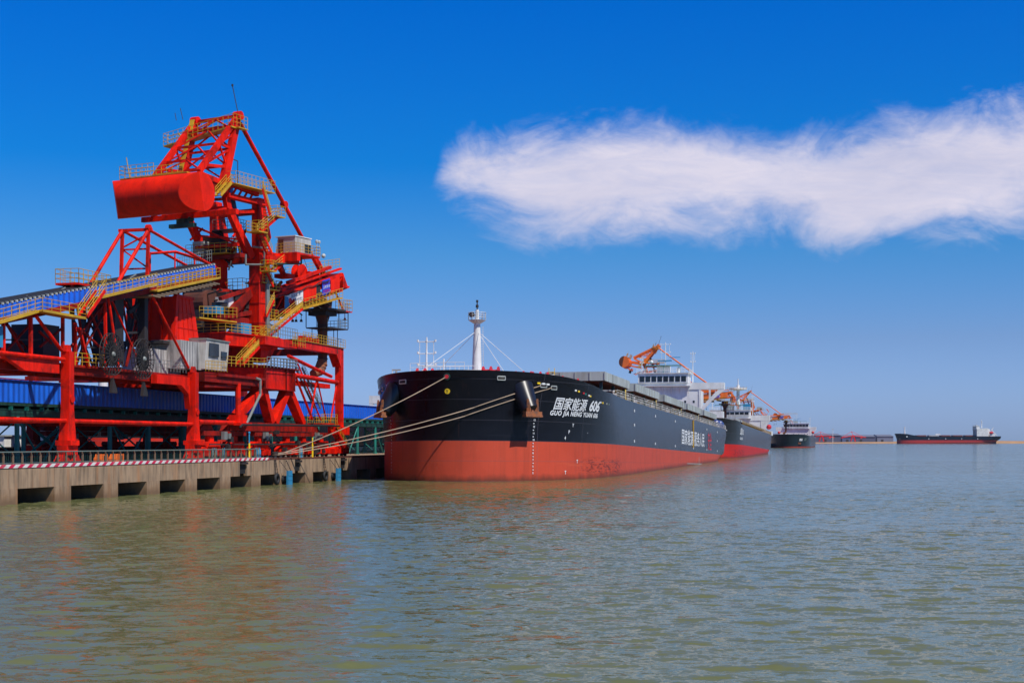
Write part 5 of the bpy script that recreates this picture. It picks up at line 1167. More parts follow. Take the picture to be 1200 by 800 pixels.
class Hull:
    def __init__(s, L=215, B=32, zred=5.1, zdk=11.9, zfc=13.85, rake=1.3, lfc=25, le0=40, le1=30, stern=26):
        s.L, s.B, s.zred, s.zdk, s.zfc, s.rake, s.lfc, s.le0, s.le1, s.stern = L, B, zred, zdk, zfc, rake, lfc, le0, le1, stern
    def y0(s, z): return -s.rake * max(0, (z - s.zred) / (s.zfc - s.zred)) ** 1.4
    def y1(s, z): return s.L - (0 if z > s.zdk - 5 else 7 * min(1, (s.zdk - 5 - z) / 6))
    def hb(s, y, z):
        k = min(1, max(0, (z - s.zred) / (s.zfc - s.zred))); le = s.le0 + (s.le1 - s.le0) * k
        u = (y - s.y0(z)) / le; h = s.B / 2
        f = 1 if u >= 1 else max(0, 1 - (1 - max(0, u)) ** 2.5) ** (.463 + .12 * k)
        g = 1; yy = s.y1(z); st = s.stern * (1.6 if z < s.zred else 1)
        if y > yy - st:
            q = (y - (yy - st)) / st; low = min(1, max(0, (s.zdk - 2 - z) / 8)); g = 1 - (.12 + .6 * low) * q ** 2
        return h * f * g
    def top(s, y):
        if y < s.lfc - 4: return s.zfc - .0036 * y * y
        if y < s.lfc: return s.zfc - .0036 * (s.lfc - 4) ** 2
        if y < s.lfc + 7:
            a = s.zfc - .0036 * (s.lfc - 4) ** 2; k = (y - s.lfc) / 7; return a + (s.zdk - a) * (3 * k * k - 2 * k ** 3)
        return s.zdk
    def pt(s, side, y, z, off=0):
        h = s.hb(y, z); e = .2; dy = s.hb(y + e, z) - s.hb(y - e, z) if y - e > s.y0(z) else 1.0
        nx, ny = 2 * e, -dy; q = math.hypot(nx, ny); return V(side * (h + off * nx / q), y + off * ny / q, z)
    def build(s, par, material, deckmat='deckred'):
        lv = [0, .1, .25, .4, .5, .6, .68, .76, .84, .92, 1]; rows = []
        ws = [0, .03, .07, .12, .18, .25, .32, .4, .48, .56, .64, .71, .77, .82, .86, .9, .93, .95, .965, .978, .987, .993, .9965, .9985, 1]
        def ybow(w, z):
            k = min(1, max(0, (z - s.zred) / (s.zfc - s.zred))); q = .463 + .12 * k
            return s.y0(z) + (s.le0 + (s.le1 - s.le0) * k) * (1 - (1 - w ** (1 / q)) ** .4)
        m_ = s.L - 40
        for w in ws:
            zt = s.top(ybow(w, s.zfc)); r = []
            for k in lv:
                z = -4 + (zt + 4) * k; y_ = ybow(w, z); r.append((s.B / 2 * w, y_, z))
            rows.append(r)
        yl = []; t = 0
        while 42 + 12 * t < m_: yl.append(42 + 12 * t); t += 1
        yl += [m_, m_ + 6, m_ + 12, m_ + 18, m_ + 24, m_ + 30, m_ + 35, m_ + 40]
        for yy in yl:
            r = []
            for k in lv:
                z = -4 + (s.top(yy) + 4) * k; b = s.y1(z)
                y_ = yy if yy < m_ else m_ + (yy - m_) * (b - m_) / 40
                r.append((s.hb(y_, z), y_, z))
            rows.append(r)
        g = MB(); n = len(lv); vs = []
        for r in rows: vs += [(x, y, z) for x, y, z in r]
        for r in rows: vs += [(-x, y, z) for x, y, z in r]
        m = len(rows); o = m * n; fs = []
        for i in range(m - 1):
            for k in range(n - 1):
                fs.append((i * n + k, (i + 1) * n + k, (i + 1) * n + k + 1, i * n + k + 1)); fs.append((o + i * n + k, o + i * n + k + 1, o + (i + 1) * n + k + 1, o + (i + 1) * n + k))
        e_ = (m - 1) * n
        for k in range(n - 1): fs.append((e_ + k, o + e_ + k, o + e_ + k + 1, e_ + k + 1))
        g.add(vs, fs); me = g.build('hull', material, par)
        bm = bmesh.new(); bm.from_mesh(me.data); bmesh.ops.remove_doubles(bm, verts=bm.verts, dist=.002); bmesh.ops.recalc_face_normals(bm, faces=bm.faces); bm.to_mesh(me.data); bm.free()
        smooth_by_angle(me, 50)
        d = MB(); vs = []
        for r in rows: 
            x, y, z = r[-1]; dz = .9 if y < s.lfc + 1 else .06; vs += [(max(0, x - .12), y + .05, z - dz), (-max(0, x - .12), y + .05, z - dz)]
        d.add(vs, [(2 * i, 2 * i + 2, 2 * i + 3, 2 * i + 1) for i in range(m - 1)]); d.build('deck', deckmat, par)
        return me

def hull_text(H, par, body, side, y0, z0, size, m, shear=0, bold=0, spacing=1, name='ship_name', off=.05, vertical_fit=None, xscale=1):
    vs, fs = text_mesh(body, size, shear, 0, bold, spacing); g = MB()
    P = []
    # walk along the hull so that lettering keeps its width round the bow
    wid = max(v.x for v in vs) * xscale; tab = [(0, y0)]; y = y0; u = 0
    while u < wid + 1:
        a = H.pt(side, y, z0); y += .1; b = H.pt(side, y, z0); u += (b - a).length; tab.append((u, y))
    def yy(u):
        if u <= 0: return y0 + u * .6
        for (u0, a), (u1, b) in zip(tab, tab[1:]):
            if u <= u1: return a + (b - a) * (u - u0) / (u1 - u0)
        return tab[-1][1]
    for v in vs: P.append(H.pt(side, yy(v.x * xscale), z0 + v.y, off))
    g.add(P, fs); return g.build(name, m, par)

def deck_rail(H, par, side, y0, y1, m='white', sp=1.6, nm='deck_railing', z=0):
    g = MB(); y = y0; pts = []
    while y <= y1: p = H.pt(side, y, H.top(y)); pts.append(V(p.x - side * .1, p.y, H.top(y) + z)); y += sp
    g.rail(pts, 1.1, 10, .045); 
    return g.build(nm, m, par)

def winch(par, x, y, z, m='letterred'):
    g = MB(); g.lathe((x - 1.2, y, z + .8), [(.85, 0), (.85, .12), (.45, .14), (.45, 1.0), (.85, 1.02), (.85, 1.14), (.4, 1.16), (.4, 2.0), (.8, 2.02), (.8, 2.14)], 16, 'x'); g.box(x - 1.3, x + 1.2, y - .6, y + .6, z - .1, z + .25); g.build('mooring_winch', m, par)

def side_hatches(par, H, spans, xo, xi, zt, th=1.25):
    for (a, b) in spans:
        g = MB(); g.box(-8.5, 8.5, a + 1.5, b - 1.5, H.zdk - .05, zt - th - .05); g.build('hatch_coaming', 'hatch', par)
        for s in (1, -1):
            g = MB(); g.box(s * xi, s * xo, a, b, zt - th, zt); 
            n = max(2, int((b - a) / 3)); 
            for i in range(n + 1):
                y = a + (b - a) * i / n; g.box(s * (xo - .02), s * (xo + .10), max(a, y - .12), min(b, y + .12), zt - th + .1, zt - .05)
            for i in range(5):
                x = xi + (xo - xi) * i / 4; g.box(s * (x - .08) , s * (x + .08), a - .09, a + .02, zt - th + .05, zt - .03)
            hc = g.build('hatch_cover', 'hatch', par)
            g = MB(); g.box(s * (xi + .3), s * (xo - .2), a + .2, b - .2, zt - th - .12, zt - th - .01); g.build('cover_underside', 'rust', hc)
            g = MB(); 
            for yy in (a + .9, (a + b) / 2, b - .9): g.box(s * (xo - .5), s * (xo - .9), yy - .15, yy + .15, H.zdk, zt - th - .12); g.box(s * (xi + 3), s * (xi + 3.3), yy - .1, yy + .1, H.zdk, zt - th - .12)
            g.build('rolling_rail', 'dgreen', par)
            g = MB(); g.lathe((s * (xo - 1.6), b + .3, zt - th - .6), [(.5, 0), (.62, .3), (.5, .9), (.3, 1.2)], 10, 'y'); g.box(s * (xo - 1.4), s * (xo - .7), b + .4, b + 1.6, H.zdk + .2, zt - .9); g.box(s * (xo - 2.6), s * (xo - 2.2), b + .1, b + .6, H.zdk, zt - .5); g.build('hatch_motor', 'yelbright', hc)

def windows(par, n, x0, x1, y, z0, z1, gap=.3, m='glass', nm='window'):
    w = (x1 - x0) / n
    for i in range(n):
        g = MB(); g.box(x0 + w * i + gap / 2, x0 + w * (i + 1) - gap / 2, y - .06, y + .02, z0, z1); g.build(nm, m, par)
def portholes(par, pts, y, s=.5):
    for x, z in pts:
        g = MB(); g.box(x - s / 2, x + s / 2, y - .05, y + .02, z - s * .6, z + s * .6); g.build('window', 'glass', par)

def mast_T(par, x, y, z, h, arms=3, w=2.2, nm='signal_mast'):
    g = MB(); g.tube((x, y, z), (x, y, z + h), .14, .09, 8)
    for i in range(arms):
        zz = z + h - .6 - i * 1.3 * h / 5; g.tube((x - w / 2, y, zz), (x + w / 2, y, zz), .06, n=5)
        for s in (-1, 0, 1): g.lathe((x + s * w / 2, y, zz), [(.13, 0), (.13, .28)], 6)
    g.tube((x - w * .4, y, z + h - .6), (x - w * .4, y, z + h - .6 - (arms - 1) * 1.3 * h / 5), .04, n=4); g.tube((x + w * .4, y, z + h - .6), (x + w * .4, y, z + h - .6 - (arms - 1) * 1.3 * h / 5), .04, n=4)
    return g.build(nm, 'white', par)

def house(par, H, y, wbody, zw0, zw1, zb0, zb1, wing, wh, decks=2, orange=True, funnel='navy', holes=True, depth=14, detail=True):
    """accommodation: body, bridge wings with arched brackets, wheelhouse with a window band, monkey island"""
    zd = H.zdk
    g = MB(); g.box(-wbody, wbody, y, y + depth, zd - .1, zw0 + .02); b = g.build('accommodation', 'white', par)
    portholes(b, [(x, z) for z in [zd + 1.8 + 2.7 * i for i in range(int((zw0 - zd - 1) / 2.7))] for x in [wbody * q for q in (-.86, -.62, -.2, .2, .62, .86)]], y)
    g = MB(); g.box(-wing, wing, y - .2, y + 3.2, zw0 + .03, zw1); wg = g.build('bridge_wing', 'white', par)
    # arched brackets in the front plane
    for s in (1, -1):
        g = MB(); x0, x1 = wbody + .02, wing; zt, zl = zw0 + .03, zw0 - 7.4; kx = (x1 - x0) / 6.6
        out = [(x0 + a_ * kx, zt - b_) for a_, b_ in ((.1, 7.4), (.9, 6.0), (1.9, 4.7), (3.0, 3.5), (4.1, 2.4), (5.1, 1.5), (5.9, .9), (6.6, .5))]; n = len(out) - 1
        if holes:
            xm = x0 + (x1 - x0) * .16
            g.box(s * x0, s * (x0 + .5), y - .15, y + .35, zl, zt)
            inner = [(px, min(zt, pz + 1.35)) for px, pz in out]
            for (a, c), (a2, c2) in zip(zip(out, inner), zip(out[1:], inner[1:])):
                g.add([(s * a[0], y - .15, a[1]), (s * a2[0], y - .15, a2[1]), (s * max(x0, c2[0]), y - .15, c2[1]), (s * max(x0, c[0]), y - .15, c[1]),
                       (s * a[0], y + .35, a[1]), (s * a2[0], y + .35, a2[1]), (s * max(x0, c2[0]), y + .35, c2[1]), (s * max(x0, c[0]), y + .35, c[1])],
                      [(0, 1, 2, 3), (7, 6, 5, 4), (0, 4, 5, 1), (1, 5, 6, 2), (2, 6, 7, 3), (3, 7, 4, 0)])
            g.box(s * (x0 + (x1 - x0) * .40), s * (x0 + (x1 - x0) * .47), y - .16, y + .36, zl + (zt - zl) * .62, zt)
        else:
            pl = [(s * x0, y - .15, zl)] + [(s * px, y - .15, pz) for px, pz in out] + [(s * x1, y - .15, zt), (s * x0, y - .15, zt)]
            g.prism(pl, (0, .5, 0))
        g.build('wing_bracket', 'white', wg)
    # overhanging deck front with its brackets
    g = MB(); g.box(-wh - .6, wh + .6, y - 1.3, y - .2, zw0 + .9, zw0 + 1.05)
    for i in range(7):
        x = -wh + wh * 2 * i / 6; g.prism([(x - .06, y - .22, zw0 + .9), (x - .06, y - 1.3, zw0 + .9), (x - .06, y - .22, zw0 - 1.1)], (.12, 0, 0))
    g.build('front_gallery', 'white', wg)
    g = MB(); g.box(-wh, wh, y - .9, y + 6, zw1 + .01, zb1); w = g.build('wheelhouse', 'white', par)
    windows(w, 8, -wh + .3, wh - .3, y - .92, zb0, zb1 - .75, .32)
    g = MB(); g.box(-wh - .5, wh + .5, y - 1.3, y + 6.2, zb1, zb1 + .15); g.build('wheelhouse_roof', 'white', w)
    if not detail: return b
    z = zb1 + .15
    g = MB(); g.rail([(-wh - .3, y - 1.1, z), (wh + .3, y - 1.1, z), (wh + .3, y + 6, z)], 1.1, 1.1, .05); g.build('roof_railing', 'white', w)
    g = MB(); g.box(-wh + 1.6, wh - 2.0, y + .4, y + 3, z + 2.0, z + 2.12); 
    for xx in (-wh + 1.8, 0, wh - 2.2): g.tube((xx, y + .5, z), (xx, y + .5, z + 2.0), .06)
    g.build('awning', 'green', w)
    g = MB(); g.box(-2, 1.4, y + 2, y + 5, z, z + 2.0); g.lathe((-3.4, y + 2, z + 2.6), [(.1, 0), (.45, .3), (.45, .7), (.1, 1.0)], 12); g.lathe((3.8, y + 2, z), [(.4, 0), (.4, 1.4), (.15, 1.7)], 12); g.build('deck_locker', 'white', w)
    mast_T(par, .2, y + 3, z, 8.4, 3, 2.6, 'radar_mast'); mast_T(par, -wh + .6, y + 2, z, 4.6, 2, 1.0); mast_T(par, wh + 1.0, y + 2, zw1, 8.4, 2, 1.2)
    g = MB(); g.box(-1.9, 1.9, y + 2.8, y + 3.0, z + 3.3, z + 3.6); g.box(1.2, 4.2, y + 2.6, y + 2.8, z + 4.2, z + 4.4); g.build('radar_scanner', 'bluepanel', par)
    # funnel and after works
    g = MB(); g.box(-3, 3, y + depth + 3, y + depth + 9, zd - .1, zw0 - 1.0); g.prism([(-2.2, y + depth + 4, zw0 - 1.01), (2.2, y + depth + 4, zw0 - 1.01), (2.0, y + depth + 4.4, zw0 + 2.4), (-2.0, y + depth + 4.4, zw0 + 2.4)], (0, 4, 0)); g.build('funnel', 'white', par)
    return b

def bulk_carrier(name, a, b, label, H, black, red, hatch=True, hs=None, houses=None, trim=.0177, group='black bulk carriers moored along the quay', rz=None, loc=None):
    r = root(name, a, b, 0, rz)
    if loc: r.location = loc
    r.rotation_euler = (-math.atan(trim), 0, -TH if rz is None else rz)
    tag(r, label, 'ship', group)
    H.build(r, hull_mat('hull_paint', black, red, H.zred)); return r

# ---- the big ship in front
H1 = Hull(L=230, zred=5.1)
sh = bulk_carrier('bulk_carrier', 170.6, -49.0, 'large black bulk carrier with red bottom and white bow lettering, nearest of the moored ships', H1, (.006, .006, .009), (.58, .074, .034), group='black bulk carriers moored along the quay')
z = lambda y: H1.top(y)
deck_rail(H1, sh, 1, 32, 229); deck_rail(H1, sh, -1, 32, 229)
g = MB(); y = 34                                       # stanchion brackets and vents behind the railing, in one dense row
vents = 0
while y < 200:
    p = H1.pt(1, y, H1.zdk); k = MB(); k.box(p.x - .5, p.x - .9, y - .12, y + .12, H1.zdk, H1.zdk + .7); k.lathe((p.x - 1.2, y + 1.1, H1.zdk), [(.12, 0), (.12, .9), (.24, .95), (.24, 1.2)], 8)
    k.build('deck_vent', 'lgrey' if vents % 3 else 'white', sh); vents += 1; y += 6.8
g = MB(); g.tube((14.4, 34, H1.zdk + .45), (14.4, 200, H1.zdk + .45), .16); g.tube((13.9, 34, H1.zdk + .7), (13.9, 200, H1.zdk + .7), .1); g.build('deck_pipe', 'yellow', sh)
side_hatches(sh, H1, [(24.5, 46.5), (53, 81.5), (89, 119.5), (126, 153), (160, 190)], 15.4, 7.0, 15.15)
g = MB(); x_ = 7.5; 
for i in range(4): g.bar((x_, 24.3, 13.9 + i * .42), (x_ + .8, 24.3, 13.9 + i * .42), .07)
g.bar((x_, 24.3, 13.2), (x_, 24.3, 15.7), .08); g.bar((x_ + .8, 24.3, 13.2), (x_ + .8, 24.3, 15.7), .08); g.build('ladder', 'yelbright', sh)
g = MB(); p0 = V(9, 20.0, 12.6); g.box(-12.5, 12.5, 24.9, 25.2, 12.5, 13.9); g.build('breakwater', 'lgrey', sh)
# foremast
my, mz = 13.2, H1.zfc - 1.3
g = MB(); g.box(-1.1, 1.3, my - 1, my + 1.1, mz, mz + 1.1); g.tube((0, my, mz), (0, my, mz + 3.9), .74, .60, 20); g.tube((0, my, mz + 3.9), (0, my, mz + 8.4), .60, .42, 20); fm = g.build('foremast', 'white', sh); smooth_by_angle(fm)
g = MB(); zz = mz + 8.4; g.lathe((0, my, zz), [(.4, 0), (1.1, .42), (1.15, .5)], 14); g.build('mast_platform', 'white', fm)
g = MB(); g.rail([(1.2 * math.cos(t * math.pi / 5), my + 1.2 * math.sin(t * math.pi / 5), zz + .5) for t in range(11)], 1.0, 2, .03); g.build('platform_rail', 'white', fm)
g = MB(); g.tube((0, my, zz + .5), (0, my, zz + 1.9), .26, .22, 12); g.build('mast_top', 'white', fm)
g = MB(); g.lathe((-.55, my - .9, zz + 1.2), [(.36, 0), (.36, .5), (.2, .6)], 12, 'y'); g.tube((0, my, zz + 1.9), (0, my, zz + 3.0), .08); g.lathe((0, my, zz + 2.2), [(.2, 0), (.2, .35)], 8); g.lathe((0, my, zz + 2.9), [(.15, 0), (.15, .3)], 8); g.build('mast_lantern', 'dark', fm)
g = MB()
for i in range(24): g.bar((.62, my, mz + .6 + i * .32), (.95, my, mz + .6 + i * .32), .04)
g.bar((.95, my, mz), (.8, my, mz + 8), .04); g.build('mast_ladder', 'white', fm)
for x, y in ((-6.5, 4.5), (-7.4, 14), (6.2, 5.5), (7.6, 16)):
    g = MB(); g.tube((0, my, mz + 7.5), (x, y, mz + .6), .035, n=5); g.build('mast_stay', 'white', fm)
mast_T(sh, -5.6, 8.5, mz + .3, 6.0, 3, 2.4, 'signal_mast')
g = MB(); g.tube((-3.1, 8, mz), (-3.1, 8, mz + 3.4), .09); g.tube((-10.5, 9, mz), (-10.5, 9, mz + 2.2), .05); g.build('vent_pole', 'white', sh)
g = MB(); g.tube((-9.6, 8, mz), (-9.6, 8, mz + 1.9), .12); g.box(-10.2, -9.0, 7.9, 8.1, mz + 1.9, mz + 2.1); g.build('search_light', 'lgrey', sh)
g = MB(); g.rail([(-6.3, 3.6, mz + .9), (-1.2, 2.4, mz + .9), (1.2, 2.6, mz + .9)], 1.6, 1.3, .045); g.rail([(-6.3, 9, mz + .9), (1.2, 9, mz + .9)], 1.6, 1.3, .045); g.box(-6.4, 1.3, 2.4, 9.2, mz + .75, mz + .88); g.build('forecastle_platform', 'white', sh)
for x, y, dz_ in ((-4.6, 5.0, .35), (3.4, 8, .7), (7.2, 10.4, .2), (8.8, 13.4, .3), (10.2, 16.5, -.05), (11.6, 20, -.2)): winch(sh, x, y, mz + dz_)
g = MB()
for x, y in ((9.8, 15.0),): g.lathe((x - .5, y, mz + 1.1), [(.55, 0), (.55, .9)], 14, 'x')
g.build('rope_drum', 'white', sh)
# fairleads and fittings in the bulwark
def fairlead(H, par, side, y, z, w=.9, m='white', inner='dark', h=.45):
    a, b = H.pt(side, y, z, .06), H.pt(side, y + w * .7, z, .06); g = MB(); g.tube(a + V(0, 0, h / 2), b + V(0, 0, h / 2), .07, n=6); g.tube(a - V(0, 0, h / 2), b - V(0, 0, h / 2), .07, n=6); g.tube(a + V(0, 0, h / 2), a - V(0, 0, h / 2), .07, n=6); g.tube(b + V(0, 0, h / 2), b - V(0, 0, h / 2), .07, n=6)
    o = g.build('fairlead', m, par); g = MB(); g.tube(H.pt(side, y + .1, z, .0), H.pt(side, y + w * .7 - .1, z, .0), h * .4, n=8); g.build('opening', inner, o)
for y, zz_, w in ((1.15, 12.9, .9), (5.9, 12.2, 1.3), (7.6, 12.0, 1.3)): fairlead(H1, sh, 1, y, zz_, w, 'lgrey')
for y, zz_, w in ((1.4, 12.6, 1.3), (5.0, 12.2, 1.0), (7.2, 12.0, .9), (9.6, 11.8, 1.0), (12, 11.8, 1.0)): fairlead(H1, sh, -1, y, zz_, w, 'white')
for i, (y, m_) in enumerate(((5.4, 'yelbright'), (6.1, 'white'), (6.8, 'white'), (12.4, 'white'), (13.2, 'yelbright'), (14.6, 'letterred'), (15.2, 'green'), (16.3, 'white'), (16.8, 'yelbright'), (21, 'white'), (22, 'yelbright'), (24, 'lgrey'), (25.2, 'railgreen'))):
    p = H1.pt(1, y, H1.top(y) - 1.15 - .02 * y, .03); q = H1.pt(1, y + .4, H1.top(y) - 1.15 - .02 * y, .03); g = MB(); g.bar(p, q, .1, .22); g.build('bulwark_fitting', m_, sh)
g = MB(); p = V(0, H1.y0(13.2) - .15, 13.0); g.lathe(p, [(.42, 0), (.42, .2)], 16, 'y'); o = g.build('bow_fairlead', 'dgreen', sh); g = MB(); g.lathe(p - V(0, .02, 0), [(.26, -.03), (.26, .1)], 14, 'y'); g.build('opening', 'letterred', o)
# yellow discs at stem and shoulder
g = MB(); g.lathe((0.0, H1.y0(11.3) - .22, 11.2), [(.34, 0), (.34, .08)], 18, 'y'); o = g.build('yellow_disc', 'yelbright', sh)
g = MB(); p = V(0, H1.y0(11.3) - .24, 11.2); g.bar(p + V(0, 0, .05), p - V(0, 0, .22), .05); g.bar(p + V(0, 0, .05), p + V(-.13, 0, .2), .05); g.bar(p + V(0, 0, .05), p + V(.13, 0, .2), .05); g.build('mark', 'dark', o)
p = H1.pt(1, 3.5, 12.3, .12); g = MB(); g.tube(p + V(0, .1, 0), p + V(.08, -.05, 0), .3, n=14); g.build('yellow_disc', 'yelbright', sh)
# anchors in their bolsters
for s in (1, -1):
    y = 4.0; c = H1.pt(s, y, 11.0, -.25); n_ = (H1.pt(s, y, 10.9, 1) - H1.pt(s, y, 10.9, 0)).normalized()
    d = (n_ * .72 + V(0, 0, -.95)).normalized()
    g = MB(); 
    g.tube(c - d * .6 + V(0, 0, .3), c + d * 2.6, 1.6, 1.08, 24); g.tube(c + d * 2.6, c + d * 2.85, 1.08, .7, 24); o = g.build('anchor_bolster', 'navyblack', sh); smooth_by_angle(o, 50)
    side_ = n_.cross(V(0, 0, 1)).normalized(); tip = c + d * 2.9; up_ = V(0, 0, 1)
    f = n_ * .4 + V(0, 0, -.12)
    g = MB(); a0 = tip + V(0, 0, -.1)
    g.bar(a0 - side_ * 1.25 + f, a0 + side_ * 1.25 + f, .6, .6); g.bar(a0 - side_ * 1.3 + f - V(0, 0, .25), a0 + side_ * 1.3 + f - V(0, 0, .25), .8, .25)
    for q in (-1, 1):
        g.bar(a0 + side_ * q * .55 + f, a0 + side_ * q * .75 + f * .9 + V(0, 0, 1.9), .6, .35, .2, .12)
        g.lathe(a0 + side_ * q * 1.05 + f, [(.2, -.2), (.24, 0), (.2, .2)], 8)
    g.bar(a0 + f, a0 + f * .3 + V(0, 0, .9), .25); g.tube(a0 + f - V(0, 0, .45), a0 + f - V(0, 0, .25), .32, .42, 12)
    g.build('anchor', 'orust', sh)
# names, marks
hull_text(H1, sh, '国家能源', 1, 8.4, 9.4, 1.75, 'letter', .22, .02, .95, xscale=1.2)
hull_text(H1, sh, '606', 1, 17.0, 9.42, 1.95, 'letter', .28, .05, .95, xscale=1.35)
hull_text(H1, sh, 'GUO JIA NENG YUAN 606', 1, 8.0, 8.55, .84, 'letter', .18, .03, 1.12, xscale=1.22)
hull_text(H1, sh, '国家能源-服务人民', 1, 110, 6.7, 3.3, 'letter', 0, .04, 1.0, 'slogan', xscale=1.62)
hull_text(H1, sh, '安全', 1, 162, 6.2, 4.6, 'letterred', 0, .03, 1.0, 'slogan')
for i, zz_ in enumerate([7.7 - .42 * k for k in range(17)]):
    if zz_ < .4: break
    for s, yb in ((1, 5.6), (-1, 5.6)):
        if i % 2 == 0: hull_text(H1, sh, str(13 - i // 2) if i < 14 else '5', s, yb, zz_, .34, 'letter', 0, .01, 1, 'draught_mark', .035)
        else:
            p, q = H1.pt(s, yb, zz_ + .1, .03), H1.pt(s, yb + .16, zz_ + .1, .03); g = MB(); g.bar(p, q, .04, .10); g.build('draught_mark', 'letter', sh)
# thruster and bulb symbols
for (y, zz_, t_) in ((13.0, 7.15, 'Y'), (12.2, 6.25, 'P'), (11.4, 5.45, '4'), (17.5, 6.4, '.'), (14.5, 2.4, 'T'), (11.5, .95, 'T')): hull_text(H1, sh, t_, 1, y, zz_, .62, 'letter', 0, .02, 1, 'bow_symbol', .03)
for y in (48, 72, 100, 132, 160, 186):
    for zz_ in (10.6, 5.9, 8.4) if y in (48, 186) else (10.6, 5.9):
        p = H1.pt(1, y, zz_, .02); g = MB(); g.box(p.x, p.x + .03, y - .35, y + .35, zz_ - .2, zz_ + .2); g.build('tug_mark', 'letter', sh)
for y in (131,):
    g = MB(); p = H1.pt(1, y, 9, .02); g.tube((p.x + .05, y, 11.8), (p.x + .05, y, 6.0), .14); g.build('pilot_ladder', 'yellow', sh)
g = MB(); g.box(16.0, 16.04, 120, 150, 2.55, 2.68); g.box(16.0, 16.04, 143, 143.3, .6, 4.1); g.build('fender_scrape', 'lgrey', sh)
# house
hy = 205
house(sh, H1, hy, 9.4, 22.3, 24.1, 24.4, 26.6, 16.0, 6.6, depth=12)
g = MB(); 
for px, yy in ((13.0, 213), (13.3, 220)): g.lathe((px, yy, 13.2), [(.4, -2.4), (1.3, -1.6), (1.5, 0), (1.3, 1.6), (.4, 2.4)], 14, 'y')
smooth_by_angle(g.build('lifeboat', 'navy', sh)); g = MB(); g.box(11.5, 15.2, 210, 224, 11.9, 12.1); g.box(12.2, 12.6, 211, 211.4, 12, 16.4); g.bar((12.4, 211.2, 16.3), (15, 208, 15.2), .5); g.box(10.6, 15.6, 206, 210, 14.9, 16.6); g.build('boat_davit', 'white', sh)

# ---- second ship, its stern showing past the first
H2 = Hull(L=205, zred=4.4, zdk=10.7, zfc=12.2, lfc=18)
s2 = bulk_carrier('bulk_carrier', 412, -49.0, 'second moored black bulk carrier with a bright red bottom, half hidden by the first one', H2, (.016, .017, .018), (.55, .018, .010), trim=.016)
deck_rail(H2, s2, 1, 30, 204, 'yellow'); side_hatches(s2, H2, [(26, 44), (48, 70), (74, 96), (100, 122), (126, 146), (150, 168)], 14.0, 7.5, 12.6, .6)
hull_text(H2, s2, '国能 812', 1, 24, 7.6, 2.2, 'letter', .2, .03); hull_text(H2, s2, 'GUO NENG', 1, 24.5, 6.0, 1.0, 'letter', .2, .03)
house(s2, H2, 174, 12.4, 16.2, 18.4, 18.7, 20.5, 16.0, 8.0, holes=False)
g = MB(); g.tube((3, 177, 20), (3, 177, 31), .8, .6, 14); g.lathe((3, 177, 28.6), [(.8, 0), (3.6, .5), (3.6, 1.0), (1.0, 1.3)], 16); g.tube((3, 177, 30), (3, 177, 33.5), .2); g.build('radar_tower', 'white', s2)
g = MB(); g.box(4.4, 7.2, 185, 190, 18, 23.5); g.build('funnel', 'bluepanel', s2)
g = MB(); g.lathe((14.4, 196, 14.2), [(.3, -2.0), (.9, -1.4), (1.1, 0), (.9, 1.4), (.3, 2.0)], 14, 'y'); smooth_by_angle(g.build('lifeboat', 'letterred', s2)); g = MB(); g.box(12.4, 15.8, 192, 200, 10.6, 12.4); g.bar((12.8, 192, 12), (12.8, 192, 16.5), .4); g.bar((12.8, 200, 12), (12.8, 200, 16), .4); g.build('boat_davit', 'white', s2)

# ---- third ship, bow on
H3 = Hull(L=210, zred=1.0, zdk=9.6, zfc=10.6, lfc=22)
s3 = bulk_carrier('bulk_carrier', 1125, -49.0, 'third moored ship seen bow on, dark hull low in the water, white bridge', H3, (.012, .022, .026), (.5, .04, .02), trim=.0)
house(s3, H3, 150, 11.5, 15.4, 17.6, 18.0, 20.6, 17.5, 11, holes=False)
for s in (-1, 1):
    g = MB(); g.lathe((s * 14.6, 146, 12.8), [(.3, -2.2), (1.0, -1.6), (1.25, 0), (1.0, 1.6), (.3, 2.2)], 14, 'y'); smooth_by_angle(g.build('lifeboat', 'letterred', s3))
hull_text(H3, s3, '国能', 1, 3.5, 5.6, 2.0, 'letter', .2, .03); g = MB(); p = H3.pt(1, 4, 5, 0); g.box(p.x - .9, p.x + 1.0, p.y - 1.2, p.y + .8, 2.8, 4.2); g.build('anchor', 'orust', s3)
hull_text(H3, s3, '国能', 1, 9, 5.8, 2.2, 'railgreen', .2, .05)

# ---- the ship across the jetty (only strips of it show under the gallery)
H5 = Hull(L=215, zred=5.6, zdk=11.4, zfc=12.4)
s5 = bulk_carrier('bulk_carrier', 202, -118.0, 'bulk carrier across the jetty, its red bottom seen between the green columns', H5, (.014, .012, .014), (.60, .03, .015), group=None)
g = MB(); g.tube((0, 6, 12), (0, 6, 28), .8, .5, 14); g.lathe((0, 6, 26), [(.5, 0), (1.6, .5), (1.6, .6)], 12); g.box(-1.8, 1.8, 5.8, 6.2, 22.5, 22.8); g.build('foremast', 'white', s5)
side_hatches(s5, H5, [(30, 56), (62, 88), (94, 120), (126, 150)], 12, 6, 13.6, .7)
house(s5, H5, 182, 11, 19.0, 21.2, 21.6, 23.4, 16.0, 6.4, detail=False)

